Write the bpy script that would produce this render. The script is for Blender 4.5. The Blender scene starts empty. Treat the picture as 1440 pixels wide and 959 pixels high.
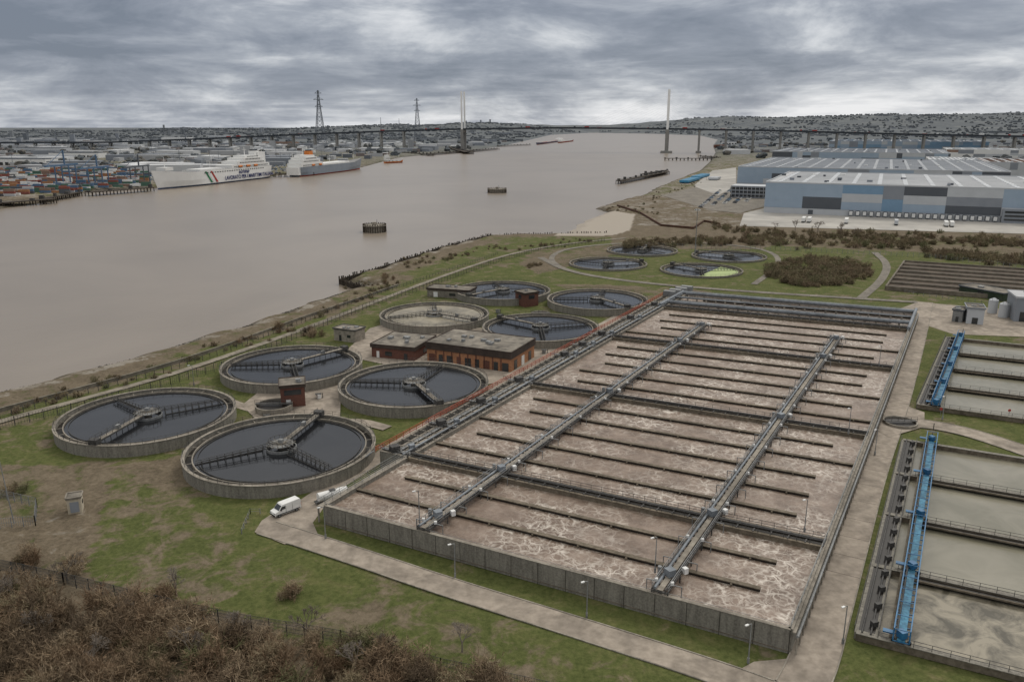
import bpy, math, random
import numpy as np
from mathutils import Matrix, Vector
random.seed(7); rng=np.random.default_rng(7)
S=bpy.context.scene
S.view_settings.view_transform='Standard'; S.view_settings.look='None'; S.view_settings.exposure=0
H=75.0; F=1120.0; P=math.atan(301.5/F); cP,sP=math.cos(P),math.sin(P)
# image pixels cast from camera onto a level plane of height z -> scene coordinates
def G(u,v,z=0.0):
    x=(u-720)/F; y=(479.5-v)/F
    dz=-sP+y*cP; t=(z-H)/dz
    return (x*t,(cP+y*sP)*t)
cam=bpy.data.cameras.new('camera'); co=bpy.data.objects.new('camera',cam); S.collection.objects.link(co)
cam.sensor_width=36; cam.lens=28.0; cam.clip_end=90000; cam.clip_start=.5
co.location=(0,0,H); co.rotation_euler=(math.pi/2-P,0,0); S.camera=co

# ---------------- materials ----------------
def newmat(name):
    m=bpy.data.materials.new(name); m.use_nodes=True
    nt=m.node_tree; b=nt.nodes['Principled BSDF']; return m,nt,b
def c4(c): return (c[0],c[1],c[2],1)
def N(nt,t,**k):
    n=nt.nodes.new(t)
    for a,b in k.items(): setattr(n,a,b)
    return n
def noise(nt,vec,scale,detail=4,rough=.6,dist=0):
    n=N(nt,'ShaderNodeTexNoise'); n.inputs['Scale'].default_value=scale; n.inputs['Detail'].default_value=detail
    n.inputs['Roughness'].default_value=rough; n.inputs['Distortion'].default_value=dist
    nt.links.new(vec,n.inputs['Vector']); return n.outputs['Fac']
def ramp(nt,fac,stops):
    r=N(nt,'ShaderNodeValToRGB'); e=r.color_ramp.elements
    while len(e)<len(stops): e.new(.5)
    for i,(p,c) in enumerate(stops): e[i].position=p; e[i].color=c4(c) if not isinstance(c,(int,float)) else (c,c,c,1)
    nt.links.new(fac,r.inputs['Fac']); return r.outputs['Color']
def mix(nt,f,a,b,mode='MIX'):
    m=N(nt,'ShaderNodeMix',data_type='RGBA',blend_type=mode)
    for s,v in ((0,f),(6,a),(7,b)):
        if isinstance(v,(int,float)): m.inputs[s].default_value=v
        elif isinstance(v,tuple): m.inputs[s].default_value=c4(v)
        else: nt.links.new(v,m.inputs[s])
    return m.outputs[2]
def math_(nt,op,a,b=0.0,c=None):
    m=N(nt,'ShaderNodeMath',operation=op)
    for i,v in enumerate((a,b,c)):
        if v is None: continue
        if isinstance(v,(int,float)): m.inputs[i].default_value=v
        else: nt.links.new(v,m.inputs[i])
    return m.outputs[0]
def objco(nt): return N(nt,'ShaderNodeTexCoord').outputs['Object']
def bump(nt,b,h,st=.3,d=.1):
    n=N(nt,'ShaderNodeBump'); n.inputs['Strength'].default_value=st; n.inputs['Distance'].default_value=d
    nt.links.new(h,n.inputs['Height']); nt.links.new(n.outputs[0],b.inputs['Normal'])
def mat(name,c1,c2=None,scale=.6,rough=.85,stain=.35,bs=.0,metal=0,spec=.3,stscale=.08):
    m,nt,b=newmat(name)
    if c2 is None: c2=tuple(x*.8 for x in c1)
    co=objco(nt); n1=noise(nt,co,scale,3,.65); col=ramp(nt,n1,[(.35,c2),(.65,c1)])
    if stain>.15:
        n2=noise(nt,co,stscale,3,.7,.5); dk=ramp(nt,n2,[(.35,1-stain),(.6,1.0)]); col=mix(nt,1.0,col,dk,'MULTIPLY')
    nt.links.new(col,b.inputs['Base Color']); b.inputs['Roughness'].default_value=rough
    b.inputs['Metallic'].default_value=metal; b.inputs['Specular IOR Level'].default_value=spec
    return m
m_conc=mat('concrete',(.37,.335,.28),(.23,.205,.17),.9,.9,.4)
m,nt,b=newmat('concrete_wall_weathered'); co_=objco(nt)
mp=N(nt,'ShaderNodeMapping'); mp.inputs['Scale'].default_value=(1,1,.12); nt.links.new(co_,mp.inputs['Vector'])
st=noise(nt,mp.outputs[0],1.1,4,.7); fn=noise(nt,co_,3,3,.6); col=ramp(nt,st,[(.35,(.12,.11,.092)),(.62,(.255,.238,.2))])
col=mix(nt,.35,col,ramp(nt,fn,[(.35,(.1,.093,.08)),(.65,(.33,.31,.265))])); nt.links.new(col,b.inputs['Base Color']); b.inputs['Roughness'].default_value=.9
m_concwall=m
m_baffle=mat('baffle_concrete',(.22,.185,.14),(.12,.1,.072),1.2,.9,.35)
m_dark=mat('dark_wet_shade',(.03,.026,.021),(.02,.017,.014),.6,.5,.1)  # wet channels and joints; also paints the side shadow on the aeration baffles
m_steel=mat('galvanised_steel',(.32,.325,.32),(.21,.215,.215),1.5,.6,.25,metal=.2)
m_dsteel=mat('dull_steel',(.11,.106,.1),(.06,.058,.056),1.5,.65,.3,metal=.1)
m_pipe=mat('grey_pipe',(.25,.275,.3),(.17,.19,.21),.8,.5,.3)
m_red=mat('red_oxide_rail',(.45,.1,.055),(.33,.08,.045),1,.7,.1)
m_white=mat('white_paint',(.78,.78,.76),(.68,.68,.66),1,.45,.1,spec=.5)
m_blue=mat('blue_paint',(.03,.18,.36),(.02,.11,.24),.8,.5,.2,spec=.5)
m_teal=mat('pale_blue_deck',(.1,.33,.48),(.04,.15,.26),.9,.6,.45,stscale=.3)
m_brick=mat('orange_brick',(.46,.23,.12),(.35,.165,.09),2,.9,.2)
m_dbrick=mat('dark_brick',(.18,.08,.058),(.12,.058,.045),2,.9,.2)
m_fascia=mat('brown_fascia',(.085,.062,.05),(.055,.042,.035),.6,.8,.3)
m_roof=mat('flat_roof',(.3,.27,.225),(.15,.135,.115),.35,.9,.45)
m_glass=mat('dark_glass',(.03,.035,.04),(.02,.025,.03),1,.1,.1,spec=.8)
m_rubber=mat('rubber',(.02,.02,.02),(.015,.015,.015),1,.8,.1)
m_wood=mat('weathered_timber',(.085,.068,.05),(.035,.028,.022),1,.9,.3)
m_road=mat('road_concrete',(.4,.345,.285),(.28,.24,.195),.5,.92,.35,stscale=.12)
m_tarmac=mat('old_tarmac',(.25,.225,.19),(.17,.155,.13),.5,.92,.3)
m_pave=mat('yard_paving',(.47,.45,.41),(.36,.345,.32),.05,.9,.25,stscale=.01)
m_greyl=mat('light_grey_cladding',(.5,.52,.54),(.46,.48,.5),.1,.5,.1)
m_greyd=mat('dark_grey_cladding',(.1,.11,.125),(.09,.1,.115),.1,.5,.1)
m_greym=mat('mid_grey_cladding',(.26,.28,.31),(.23,.25,.28),.1,.5,.1)
m_lblue=mat('light_blue_cladding',(.33,.41,.5),(.3,.38,.47),.1,.5,.1)
m_bluec=mat('blue_cladding',(.2,.32,.45),(.18,.29,.41),.1,.5,.1)
m_wroof=mat('warehouse_roof',(.5,.505,.51),(.4,.41,.42),.03,.5,.2,stscale=.015)
m_groof=mat('grey_roof',(.24,.26,.29),(.19,.21,.24),.03,.6,.2,stscale=.015)
m_skyl=mat('rooflight',(.72,.74,.75),(.64,.66,.68),.1,.4,.05)
m_broof=mat('brown_roof',(.3,.2,.15),(.22,.15,.12),.05,.8,.3,stscale=.02)

# waters
def watermat(name,base,rough,bs,bscale,base2=None,cs=.02,spec=.5,lo=.35,hi=.65):
    m,nt,b=newmat(name); co=objco(nt)
    col=ramp(nt,noise(nt,co,cs,4,.65,.8),[(lo,base2 or base),(hi,base)])
    nt.links.new(col,b.inputs['Base Color']); b.inputs['Roughness'].default_value=rough; b.inputs['Specular IOR Level'].default_value=spec
    bump(nt,b,noise(nt,co,bscale,3,.6),bs,.1); return m
m_river=watermat('river_water',(.27,.226,.178),.28,.45,.45,(.225,.187,.146),.006)
m_clar=watermat('clarifier_water',(.02,.021,.023),.12,.12,1.5,(.012,.013,.015),.08,.42)
m_tanw=watermat('turbid_water',(.33,.29,.21),.4,.2,1.2,(.16,.14,.1),.15)
m_settle=watermat('settlement_water',(.25,.232,.178),.22,.1,.8,(.165,.155,.11),.08)
m_scum=watermat('scummy_water',(.27,.24,.18),.5,.3,1.5,(.065,.058,.04),.22,.3,.36,.6)
m_green=watermat('green_scum',(.36,.44,.17),.6,.2,1.2,(.3,.38,.14),.2)
m,nt,b=newmat('aerated_liquor'); co_=objco(nt)
wn=N(nt,'ShaderNodeTexNoise'); wn.inputs['Scale'].default_value=.5; wn.inputs['Detail'].default_value=3; nt.links.new(co_,wn.inputs['Vector'])
wa=N(nt,'ShaderNodeVectorMath',operation='MULTIPLY_ADD'); wa.inputs[1].default_value=(3,3,0); nt.links.new(wn.outputs['Color'],wa.inputs[0]); nt.links.new(co_,wa.inputs[2])
def veins(scale,w):
    v=N(nt,'ShaderNodeTexVoronoi',feature='DISTANCE_TO_EDGE'); v.inputs['Scale'].default_value=scale; nt.links.new(wa.outputs[0],v.inputs['Vector'])
    return ramp(nt,v.outputs['Distance'],[(0,1.0),(w,.0)])
v1=veins(.46,.13); v2=veins(.95,.12)
big=ramp(nt,noise(nt,co_,.06,2,.6),[(.38,.12),(.62,1.0)]); mid=ramp(nt,noise(nt,co_,.4,4,.7),[(.38,0.0),(.62,1.0)])
f=math_(nt,'MULTIPLY',math_(nt,'MAXIMUM',v1,math_(nt,'MULTIPLY',v2,.6)),big); f=math_(nt,'MULTIPLY',f,math_(nt,'MULTIPLY_ADD',mid,.8,.2))
basec=ramp(nt,noise(nt,co_,.22,5,.7),[(.3,(.11,.075,.053)),(.5,(.185,.135,.102)),(.7,(.27,.205,.16))])
col=mix(nt,math_(nt,'MULTIPLY',f,.95),basec,(.72,.66,.58)); nt.links.new(col,b.inputs['Base Color']); b.inputs['Roughness'].default_value=.5; b.inputs['Specular IOR Level'].default_value=.35
bump(nt,b,noise(nt,co_,1.6,3,.6),.4,.15); m_foam=m
# terrain
m,nt,b=newmat('terrain'); co_=objco(nt)
at=N(nt,'ShaderNodeAttribute',attribute_name='zone'); sep=N(nt,'ShaderNodeSeparateColor'); nt.links.new(at.outputs['Color'],sep.inputs[0])
at2=N(nt,'ShaderNodeAttribute',attribute_name='zone2'); sep2=N(nt,'ShaderNodeSeparateColor'); nt.links.new(at2.outputs['Color'],sep2.inputs[0])
n_f=noise(nt,co_,1.0,5,.78); n_m=noise(nt,co_,.16,5,.72,.6); n_b=noise(nt,co_,.035,4,.65,.5)
g=ramp(nt,n_m,[(.3,(.055,.07,.02)),(.47,(.085,.105,.03)),(.58,(.13,.13,.05)),(.68,(.2,.17,.09))])
g=mix(nt,.5,g,ramp(nt,n_f,[(.32,(.028,.038,.012)),(.68,(.16,.165,.065))]))
br=ramp(nt,n_m,[(.3,(.08,.062,.042)),(.5,(.14,.112,.075)),(.7,(.22,.18,.125))])
br=mix(nt,.45,br,ramp(nt,n_f,[(.32,(.045,.036,.025)),(.68,(.25,.205,.15))]))
gy=ramp(nt,n_m,[(.3,(.19,.17,.14)),(.7,(.31,.28,.235))]); gy=mix(nt,.3,gy,ramp(nt,n_f,[(.3,(.1,.09,.08)),(.7,(.36,.33,.29))]))
nn=math_(nt,'ADD',math_(nt,'MULTIPLY',math_(nt,'SUBTRACT',n_m,.5),1.9),math_(nt,'MULTIPLY',math_(nt,'SUBTRACT',n_b,.5),1.8))
def thr(ch):
    a=math_(nt,'ADD',ch,nn); mr=N(nt,'ShaderNodeMapRange',interpolation_type='SMOOTHSTEP'); mr.inputs[1].default_value=.3; mr.inputs[2].default_value=.7
    nt.links.new(a,mr.inputs[0]); return mr.outputs[0]
col=mix(nt,thr(sep.outputs[0]),g,br); col=mix(nt,thr(sep.outputs[1]),col,gy)
wet=ramp(nt,n_f,[(.3,(.03,.026,.02)),(.7,(.11,.095,.07))]); col=mix(nt,sep.outputs[2],col,wet)
hazed=ramp(nt,noise(nt,co_,.004,5,.75),[(.35,(.1,.112,.125)),(.52,(.13,.142,.15)),(.62,(.17,.18,.18)),(.75,(.22,.22,.22))]); col=mix(nt,sep2.outputs[0],col,hazed)  # distance haze painted into the ground as a pale blue-grey colour
col=mix(nt,sep2.outputs[1],col,(.37,.33,.28))
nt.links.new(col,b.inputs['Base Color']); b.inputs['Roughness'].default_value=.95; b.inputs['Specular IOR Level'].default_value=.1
bump(nt,b,n_f,.7,.35); m_terr=m

# ---------------- mesh builder ----------------
SEG=9.0
class MB:
    def __init__(s): s.v=[]; s.f=[]; s.m=[]
    def add(s,vs,fs,mi=0):
        o=len(s.v); s.v.extend(vs)
        for f in fs: s.f.append([o+i for i in f]); s.m.append(mi)
    def box(s,c,d,rz=0,mi=0,top=None):
        ca,sa=math.cos(rz),math.sin(rz); x,y,z=d[0]/2,d[1]/2,d[2]
        vs=[]
        for zz in (0,z):
            for a,b_ in ((-x,-y),(x,-y),(x,y),(-x,y)): vs.append((c[0]+a*ca-b_*sa,c[1]+a*sa+b_*ca,c[2]+zz))
        s.add(vs,[(0,3,2,1),(0,1,5,4),(1,2,6,5),(2,3,7,6),(3,0,4,7)],mi); s.add([vs[4],vs[5],vs[6],vs[7]],[(0,1,2,3)],mi if top is None else top)
    def _sweep(s,p,q,offs0,offs1,L,mi):
        n=len(offs0); k=min(70,max(1,int(L/SEG))) if L<900 else max(1,int(L/60)); vs=[]
        for j in range(k+1):
            t=j/k; c=p.lerp(q,t)
            for a,b_ in zip(offs0,offs1): vs.append(tuple(c+a.lerp(b_,t)))
        fs=[(j*n+i,j*n+(i+1)%n,(j+1)*n+(i+1)%n,(j+1)*n+i) for j in range(k) for i in range(n)]
        fs+=[tuple(range(n))[::-1],tuple(range(k*n,k*n+n))]; s.add(vs,fs,mi)
    def beam(s,p,q,w,h,mi=0):
        p=Vector(p);q=Vector(q);d=(q-p); L=d.length
        if L<1e-6: return
        d.normalize(); up=Vector((0,0,1)) if abs(d.z)<.95 else Vector((1,0,0))
        r=d.cross(up).normalized(); u=r.cross(d).normalized(); r*=w/2; u*=h/2
        o=[-r-u,r-u,r+u,-r+u]; s._sweep(p,q,o,o,L,mi)
    def tube(s,p,q,r,n=8,mi=0,r2=None):
        p=Vector(p);q=Vector(q);L=(q-p).length;d=(q-p).normalized(); up=Vector((0,0,1)) if abs(d.z)<.95 else Vector((1,0,0))
        a=d.cross(up).normalized(); b_=a.cross(d); r2=r if r2 is None else r2
        e=[(a*math.cos(2*math.pi*i/n)+b_*math.sin(2*math.pi*i/n)) for i in range(n)]
        s._sweep(p,q,[x*r for x in e],[x*r2 for x in e],L,mi)
    def ring(s,c,r0,r1,z0,z1,n=72,mi=0,top=None):
        vs=[]
        for i in range(n):
            t=2*math.pi*i/n
            for r,z in ((r0,z0),(r1,z0),(r1,z1),(r0,z1)): vs.append((c[0]+r*math.cos(t),c[1]+r*math.sin(t),z))
        f1=[];f2=[]
        for i in range(n):
            a=4*i;b_=4*((i+1)%n); f1+= [(a+1,b_+1,b_+2,a+2),(a+3,b_+3,b_,a)]; f2.append((a+2,b_+2,b_+3,a+3))
        s.add(vs,f1,mi); s.add(vs,f2,mi if top is None else top)
    def disc(s,c,r,z,n=72,mi=0,a0=0,a1=2*math.pi):
        vs=[(c[0]+r*math.cos(a0+(a1-a0)*i/n),c[1]+r*math.sin(a0+(a1-a0)*i/n),z) for i in range(n+(0 if a1-a0>6.28 else 1))]
        s.add(vs,[tuple(range(len(vs)))],mi)
    def rail(s,p,q,z,h=1.1,step=2.5,w=.08,mi=0,n=2):
        p=Vector((p[0],p[1],z));q=Vector((q[0],q[1],z)); L=(q-p).length; k=max(1,int(L/step))
        for i in range(k+1):
            a=p.lerp(q,i/k); s.beam(a,a+Vector((0,0,h)),w,w,mi)
        for j in range(n):
            zz=Vector((0,0,h*(j+1)/n)); s.beam(p+zz,q+zz,w,w,mi)
    def obj(s,name,mats,smooth=False,parent=None):
        me=bpy.data.meshes.new(name); me.from_pydata(s.v,[],s.f)
        for m_ in mats: me.materials.append(m_)
        me.polygons.foreach_set('material_index',s.m)
        if smooth: me.polygons.foreach_set('use_smooth',[True]*len(s.f))
        me.update(); o=bpy.data.objects.new(name,me); S.collection.objects.link(o)
        if parent: o.parent=parent
        return o

# ---------------- terrain + river ----------------
near=[(-900,850),(-400,680),(0,553),(60,540),(130,520),(200,503),(270,480),(335,463),(400,440),(470,416),(512,405),(495,401),(478,395),(520,383),(560,370),(620,350),(690,333),(760,332),(800,331),(812,318),(832,308),(855,300),(838,294),(870,284),(905,275),(925,264),(960,250),(985,240),(1000,226),(1006,215),(1003,205),(1010,197),(985,191),(920,188.5),(830,187)]
farS=[(775,190),(745,197),(700,207),(655,213),(560,222),(500,238),(400,246),(370,250),(300,258),(215,265),(130,268),(75,284),(0,294),(-400,335),(-900,400)]
RIV=np.array([G(u,v,-3) for u,v in near+farS])
nearW=[G(u,v,-3) for u,v in near]
def pip(X,Y,poly):
    ins=np.zeros(X.shape,bool); n=len(poly)
    for i in range(n):
        x1,y1=poly[i];x2,y2=poly[(i+1)%n]
        if y1==y2: continue
        c=((y1>Y)!=(y2>Y))&(X<(x2-x1)*(Y-y1)/(y2-y1)+x1); ins^=c
    return ins
def dseg(X,Y,pts,closed=True):
    d=np.full(X.shape,1e9); n=len(pts)
    for i in range(n if closed else n-1):
        x1,y1=pts[i];x2,y2=pts[(i+1)%n]; dx,dy=x2-x1,y2-y1; L=dx*dx+dy*dy+1e-9
        t=np.clip(((X-x1)*dx+(Y-y1)*dy)/L,0,1); d=np.minimum(d,np.hypot(X-x1-t*dx,Y-y1-t*dy))
    return d
def landat(x,y):
    X=np.array([x],float);Y=np.array([y],float); return not pip(X,Y,RIV)[0]
sig=lambda t:1/(1+np.exp(-np.clip(t,-40,40)))
def hillf(X,Y,d):
    A=25+95*sig((X+1900)/500)+85*sig((X-1300)/900)+14*np.sin(X/700)+9*np.sin(X/310+1)+5*np.sin(X/130)+3*np.sin(X/57)
    h=A*np.exp(-((Y-9800)/2400)**2)*(Y>3500)+18*sig((X-700)/500)*np.exp(-((Y-5200)/1200)**2)*(1+.4*np.sin(X/260))*(Y>3200)
    return h*np.clip(d/1200,0,1)
xs=np.concatenate([-np.geomspace(1750,30000,14)[::-1],np.arange(-1700,-200,10),np.arange(-200,270,1.7),np.arange(270,1800,10),np.arange(1850,9000,180),np.geomspace(9200,30000,8)])
ys=np.concatenate([[-300,-100,0,30],np.arange(60,400,1.7),np.arange(400,900,4),np.arange(900,3000,14),np.geomspace(3000,45000,90)])
X,Y=np.meshgrid(xs,ys)
ins=pip(X,Y,RIV); d=dseg(X,Y,RIV); d=np.where(ins,-d,d)
wob=1.5*np.sin(X*.21+Y*.13)+1.2*np.sin(X*.07-Y*.31)
dn=d+np.where(Y<1500,wob,0)
Z=np.clip(-3+dn*.36,-6,0)
Z+=np.where(d>12,.12*np.sin(X*.05)*np.sin(Y*.07)*(Y<1200)-.12*(Y<1200),0)
Z=np.where(d>0,Z+hillf(X,Y,d),Z)
nv=X.size; ny,nx=X.shape
me=bpy.data.meshes.new('ground'); me.vertices.add(nv)
cov=np.stack([X,Y,Z],-1).reshape(-1); me.vertices.foreach_set('co',cov.astype(np.float32))
idx=np.arange(nv).reshape(ny,nx); q=np.stack([idx[:-1,:-1],idx[:-1,1:],idx[1:,1:],idx[1:,:-1]],-1).reshape(-1,4)
me.loops.add(q.size); me.loops.foreach_set('vertex_index',q.reshape(-1).astype(np.int32))
me.polygons.add(len(q)); me.polygons.foreach_set('loop_start',np.arange(0,q.size,4,dtype=np.int32))
try: me.polygons.foreach_set('loop_total',np.full(len(q),4,dtype=np.int32))
except Exception: pass
me.update(calc_edges=True); me.validate()
def PZ(pts,z=0): return [G(u,v,z) for u,v in pts]
Rr=np.full(X.shape,.24); Gg=np.zeros(X.shape)-.4; Bb=np.zeros(X.shape); Fr=np.zeros(X.shape); Mu=np.zeros(X.shape)
def zone(arr,pts,val):
    arr[pip(X,Y,PZ(pts))]=val
dn2=dseg(X,Y,nearW,False)
Rr=np.where((dn2<26)&(Y<900),.75,Rr); Rr=np.where((dn2>=26)&(dn2<40)&(Y<900)&(Y>120),.4,Rr); Gg=np.where((dn2<13)&(Y<900)&(X<0),.38,Gg)
Bb=np.where((dn<6.5),np.clip(1.1-dn/6.5,0,1)*.9,Bb)
zone(Rr,[(-400,655),(155,650),(150,690),(120,810),(-400,810)],.8); zone(Gg,[(-100,700),(140,712),(120,790),(-100,800)],.15)
zone(Rr,[(-500,800),(130,815),(300,860),(450,880),(800,965),(800,1400),(-500,1400)],1.0)
zone(Rr,[(150,650),(260,690),(330,770),(420,800),(420,860),(130,820)],.46)
zone(Rr,[(165,655),(250,640),(300,700),(270,700),(230,690)],.75)
zone(Rr,[(140,660),(160,656),(128,760),(112,760)],.95)
zone(Rr,[(900,470),(1080,345),(1300,355),(1500,380),(1500,325),(860,290),(860,345),(700,352)],.7)
zone(Rr,[(560,1020),(980,962),(600,862),(360,800),(380,880)],.42)
Rr=np.where((Y>560),.85,Rr); Gg=np.where(Y>620,.35,Gg)
zone(Rr,[(840,294),(1000,235),(1040,300),(1040,345),(870,330)],.9)
Rr=np.where(Y>900,.6,Rr); Gg=np.where((Y>900)&(Y<3000),.45,Gg)
zone(Rr,[(640,370),(700,352),(760,352),(600,410),(520,415)],.3)
zone(Rr,[(700,400),(900,350),(1080,350),(1210,430),(960,405),(850,400)],.15)
zone(Rr,[(450,765),(1080,930),(1060,940),(445,755)],.02)
Mu[pip(X,Y,PZ([(780,334),(800,318),(850,296),(893,303),(886,326),(860,333)],-1))]=1
Fr=np.clip((Y-1500)/2000,0,1)  # weight of the painted haze colour, growing with distance
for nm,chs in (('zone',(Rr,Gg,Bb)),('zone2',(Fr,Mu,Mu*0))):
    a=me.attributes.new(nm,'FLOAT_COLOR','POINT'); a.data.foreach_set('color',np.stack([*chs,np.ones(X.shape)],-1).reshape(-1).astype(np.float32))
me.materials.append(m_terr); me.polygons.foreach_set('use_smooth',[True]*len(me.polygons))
o=bpy.data.objects.new('ground',me); S.collection.objects.link(o)
w=MB(); w.add([(-9000,-200,-3),(9000,-200,-3),(9000,12500,-3),(-9000,12500,-3)],[(0,1,2,3)]); w.obj('river',[m_river])

# ---------------- roads ----------------
def smooth(pts,it=2):
    for _ in range(it):
        n=[pts[0]]
        for a,b_ in zip(pts,pts[1:]): n+=[(a[0]*.75+b_[0]*.25,a[1]*.75+b_[1]*.25),(a[0]*.25+b_[0]*.75,a[1]*.25+b_[1]*.75)]
        n.append(pts[-1]); pts=n
    return pts
zr=[.02]
def strip(mb,pts,wd,z,mi=0):
    n=len(pts); L=[];R=[]
    for i,p in enumerate(pts):
        a=pts[max(0,i-1)];b_=pts[min(n-1,i+1)]; dx,dy=b_[0]-a[0],b_[1]-a[1]; l=math.hypot(dx,dy)+1e-9
        L.append((p[0]-dy/l*wd/2,p[1]+dx/l*wd/2));R.append((p[0]+dy/l*wd/2,p[1]-dx/l*wd/2))
    vs=[(a[0],a[1],z) for a in L]+[(a[0],a[1],z) for a in R]
    mb.add(vs,[(i,n+i,n+i+1,i+1) for i in range(n-1)],mi)
    return L,R
def road(px,wd,mt,name='road',kerb=True):
    mb=MB(); pts=smooth([G(u,v) for u,v in px]); zr[0]+=.006; L,R=strip(mb,pts,wd,zr[0])
    if kerb:
        for E in (L,R):
            for a,b_ in zip(E,E[1:]): mb.beam((a[0],a[1],.05),(b_[0],b_[1],.05),.22,.16,1)
    for a,b_ in zip(pts,pts[1:]):
        L_=math.dist(a,b_); k=int(L_/6)
        for i in range(k):
            t=(i+.5)/k; x,y=a[0]+(b_[0]-a[0])*t,a[1]+(b_[1]-a[1])*t; dx,dy=(b_[0]-a[0])/L_,(b_[1]-a[1])/L_
            mb.beam((x-dy*wd*.49,y+dx*wd*.49,zr[0]-.02),(x+dy*wd*.49,y-dx*wd*.49,zr[0]-.02),.1,.05,2)
    mb.obj(name,[mt,m_conc,m_fascia])
road([(375,742),(440,762),(520,788),(620,822),(800,878),(1000,942),(1090,975)],5.2,m_road)
road([(1100,1010),(1140,945),(1165,860),(1195,760),(1225,660),(1252,592),(1275,520),(1292,460),(1300,425)],6.6,m_road)
road([(400,742),(425,712),(470,682),(520,652),(575,615),(640,575),(712,536),(760,505),(840,462),(905,425)],4.6,m_road,kerb=False)
road([(1245,592),(1310,596),(1380,612),(1500,655)],6.5,m_road)
road([(545,602),(500,590),(450,598),(350,575),(310,560)],3.6,m_road,'path',False)
road([(430,598),(470,560),(480,510),(520,495),(560,520),(640,530)],3.6,m_road,'path',False)
road([(760,362),(800,383),(900,398),(1050,410),(1210,420),(1290,425)],4.2,m_tarmac,kerb=False)
road([(790,378),(770,362),(800,348),(900,340),(1010,342),(1085,352),(1100,372),(1060,400)],3.2,m_tarmac,'path',False)
road([(1210,420),(1240,395),(1250,372),(1230,355)],4,m_tarmac,kerb=False)
road([(-300,680),(0,592),(110,563),(230,530),(330,497),(440,458),(560,412),(640,382),(720,356),(800,342),(880,335)],3,mat('bank_path',(.32,.285,.23),(.21,.185,.145),.4,.95,.3),'path',False)
def pad(px,mt,name,z):
    mb=MB(); mb.add([(a,b_,z) for a,b_ in PZ(px)][::-1],[tuple(range(len(px)))]); mb.obj(name,[mt])
pad([(358,748),(368,732),(392,716),(430,702),(465,700),(440,735),(450,758),(400,765)],m_road,'pavement',.045)
pad([(340,570),(372,545),(450,530),(480,545),(478,590),(430,602),(360,590)],m_road,'pavement',.11)
pad([(480,500),(520,462),(560,450),(760,470),(800,495),(720,535),(660,545),(600,525)],m_road,'pavement',.115)
pad([(1005,960),(1060,930),(1170,920),(1160,990),(1010,1000)],m_road,'pavement',.018)
pad([(1225,600),(1240,575),(1272,570),(1300,580),(1300,600),(1250,615)],m_road,'pavement',.1)
pad([(1040,318),(1046,300),(1075,293),(1600,312),(1600,335),(1440,329)],m_pave,'pavement',.05)
pad([(930,275),(985,262),(1030,235),(1075,262),(1078,290),(1040,300),(1000,296)],m_tarmac,'pavement',.06)
pad([(975,262),(1002,240),(1035,236),(1035,262),(1010,275)],m_pave,'pavement',.1)
pad([(1250,440),(1290,425),(1600,450),(1600,480),(1340,470)],m_road,'pavement',.05)

# ---------------- aeration tank ----------------
WZ=4.0
A_=Vector((*G(457,710,WZ),0));B_=Vector((*G(1112,884,WZ),0));C_=Vector((*G(1288,438,WZ),0));D_=Vector((*G(968,412,WZ),0))
def Q(s,t,z=WZ):
    p=A_*(1-s)*(1-t)+B_*s*(1-t)+C_*s*t+D_*(1-s)*t; return (p.x,p.y,z)
mats=[m_concwall,m_baffle,m_foam,m_dark,m_steel,m_dsteel,m_pipe,m_red,m_white,m_conc]
a=MB()
def wall(p,q,wd,top,mi,cap=None):
    p=Vector(p);q=Vector(q); a.beam((p.x,p.y,top/2),(q.x,q.y,top/2),wd,top,mi)
    if cap is not None: a.beam((p.x,p.y,top+.04),(q.x,q.y,top+.04),wd+.14,.08,cap)
for e in (((0,0),(1,0)),((1,0),(1,1)),((1,1),(0,1)),((0,1),(0,0))): wall(Q(*e[0]),Q(*e[1]),.55,WZ,0,9)
a.add([Q(0,0,3.1),Q(1,0,3.1),Q(1,1,3.1),Q(0,1,3.1)],[(0,1,2,3)],2)
for i in range(18):
    p=Q(i/17,-.0012,0); a.beam((p[0],p[1],0),(p[0],p[1],3.9),.07,.07,3)
a.beam(Q(0,-.0013,.5),Q(1,-.0013,.5),.1,.1,1)
maj=[.12,.37,.63,.865]
segs=[(0,.12,3),(.12,.37,6),(.37,.63,6),(.63,.865,5),(.865,1,3)]
k=0
for t0,t1,n in segs:
    for j in range(1,n):
        t=t0+(t1-t0)*j/n; k+=1
        if k%2: s0,s1=.0,.925
        else: s0,s1=.105,1
        if random.random()<.3: s0,s1=.06,.93
        wall(Q(s0,t),Q(s1,t),.6,3.55,3); a.beam(Q(s0,t,3.62),Q(s1,t,3.62),.95,.14,1)  # dark baffle sides paint in the side shadow, cap stays lighter brown
        for i in range(9):
            ss=s0+(s1-s0)*(i+.5)/9; a.beam(Q(ss,t-.0035,3.4),Q(ss,t+.0035,3.4),.3,.3,1)
for t in maj:
    hw=.0062
    for sg in (-1,1):
        wall(Q(-.0,t+sg*hw),Q(1,t+sg*hw),.45,WZ,1,1)
        a.rail(Q(0,t+sg*hw),Q(1,t+sg*hw),WZ,1.1,2.2,.07,5)
    a.beam(Q(0,t,3.5),Q(1,t,3.5),2.4,.15,3)
    a.tube(Q(0,t+.001,4.35),Q(1,t+.001,4.35),.28,6,5)
    for i in range(30): a.beam(Q(i/29,t-hw,4.1),Q(i/29,t+hw,4.1),.25,.2,5)
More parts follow.
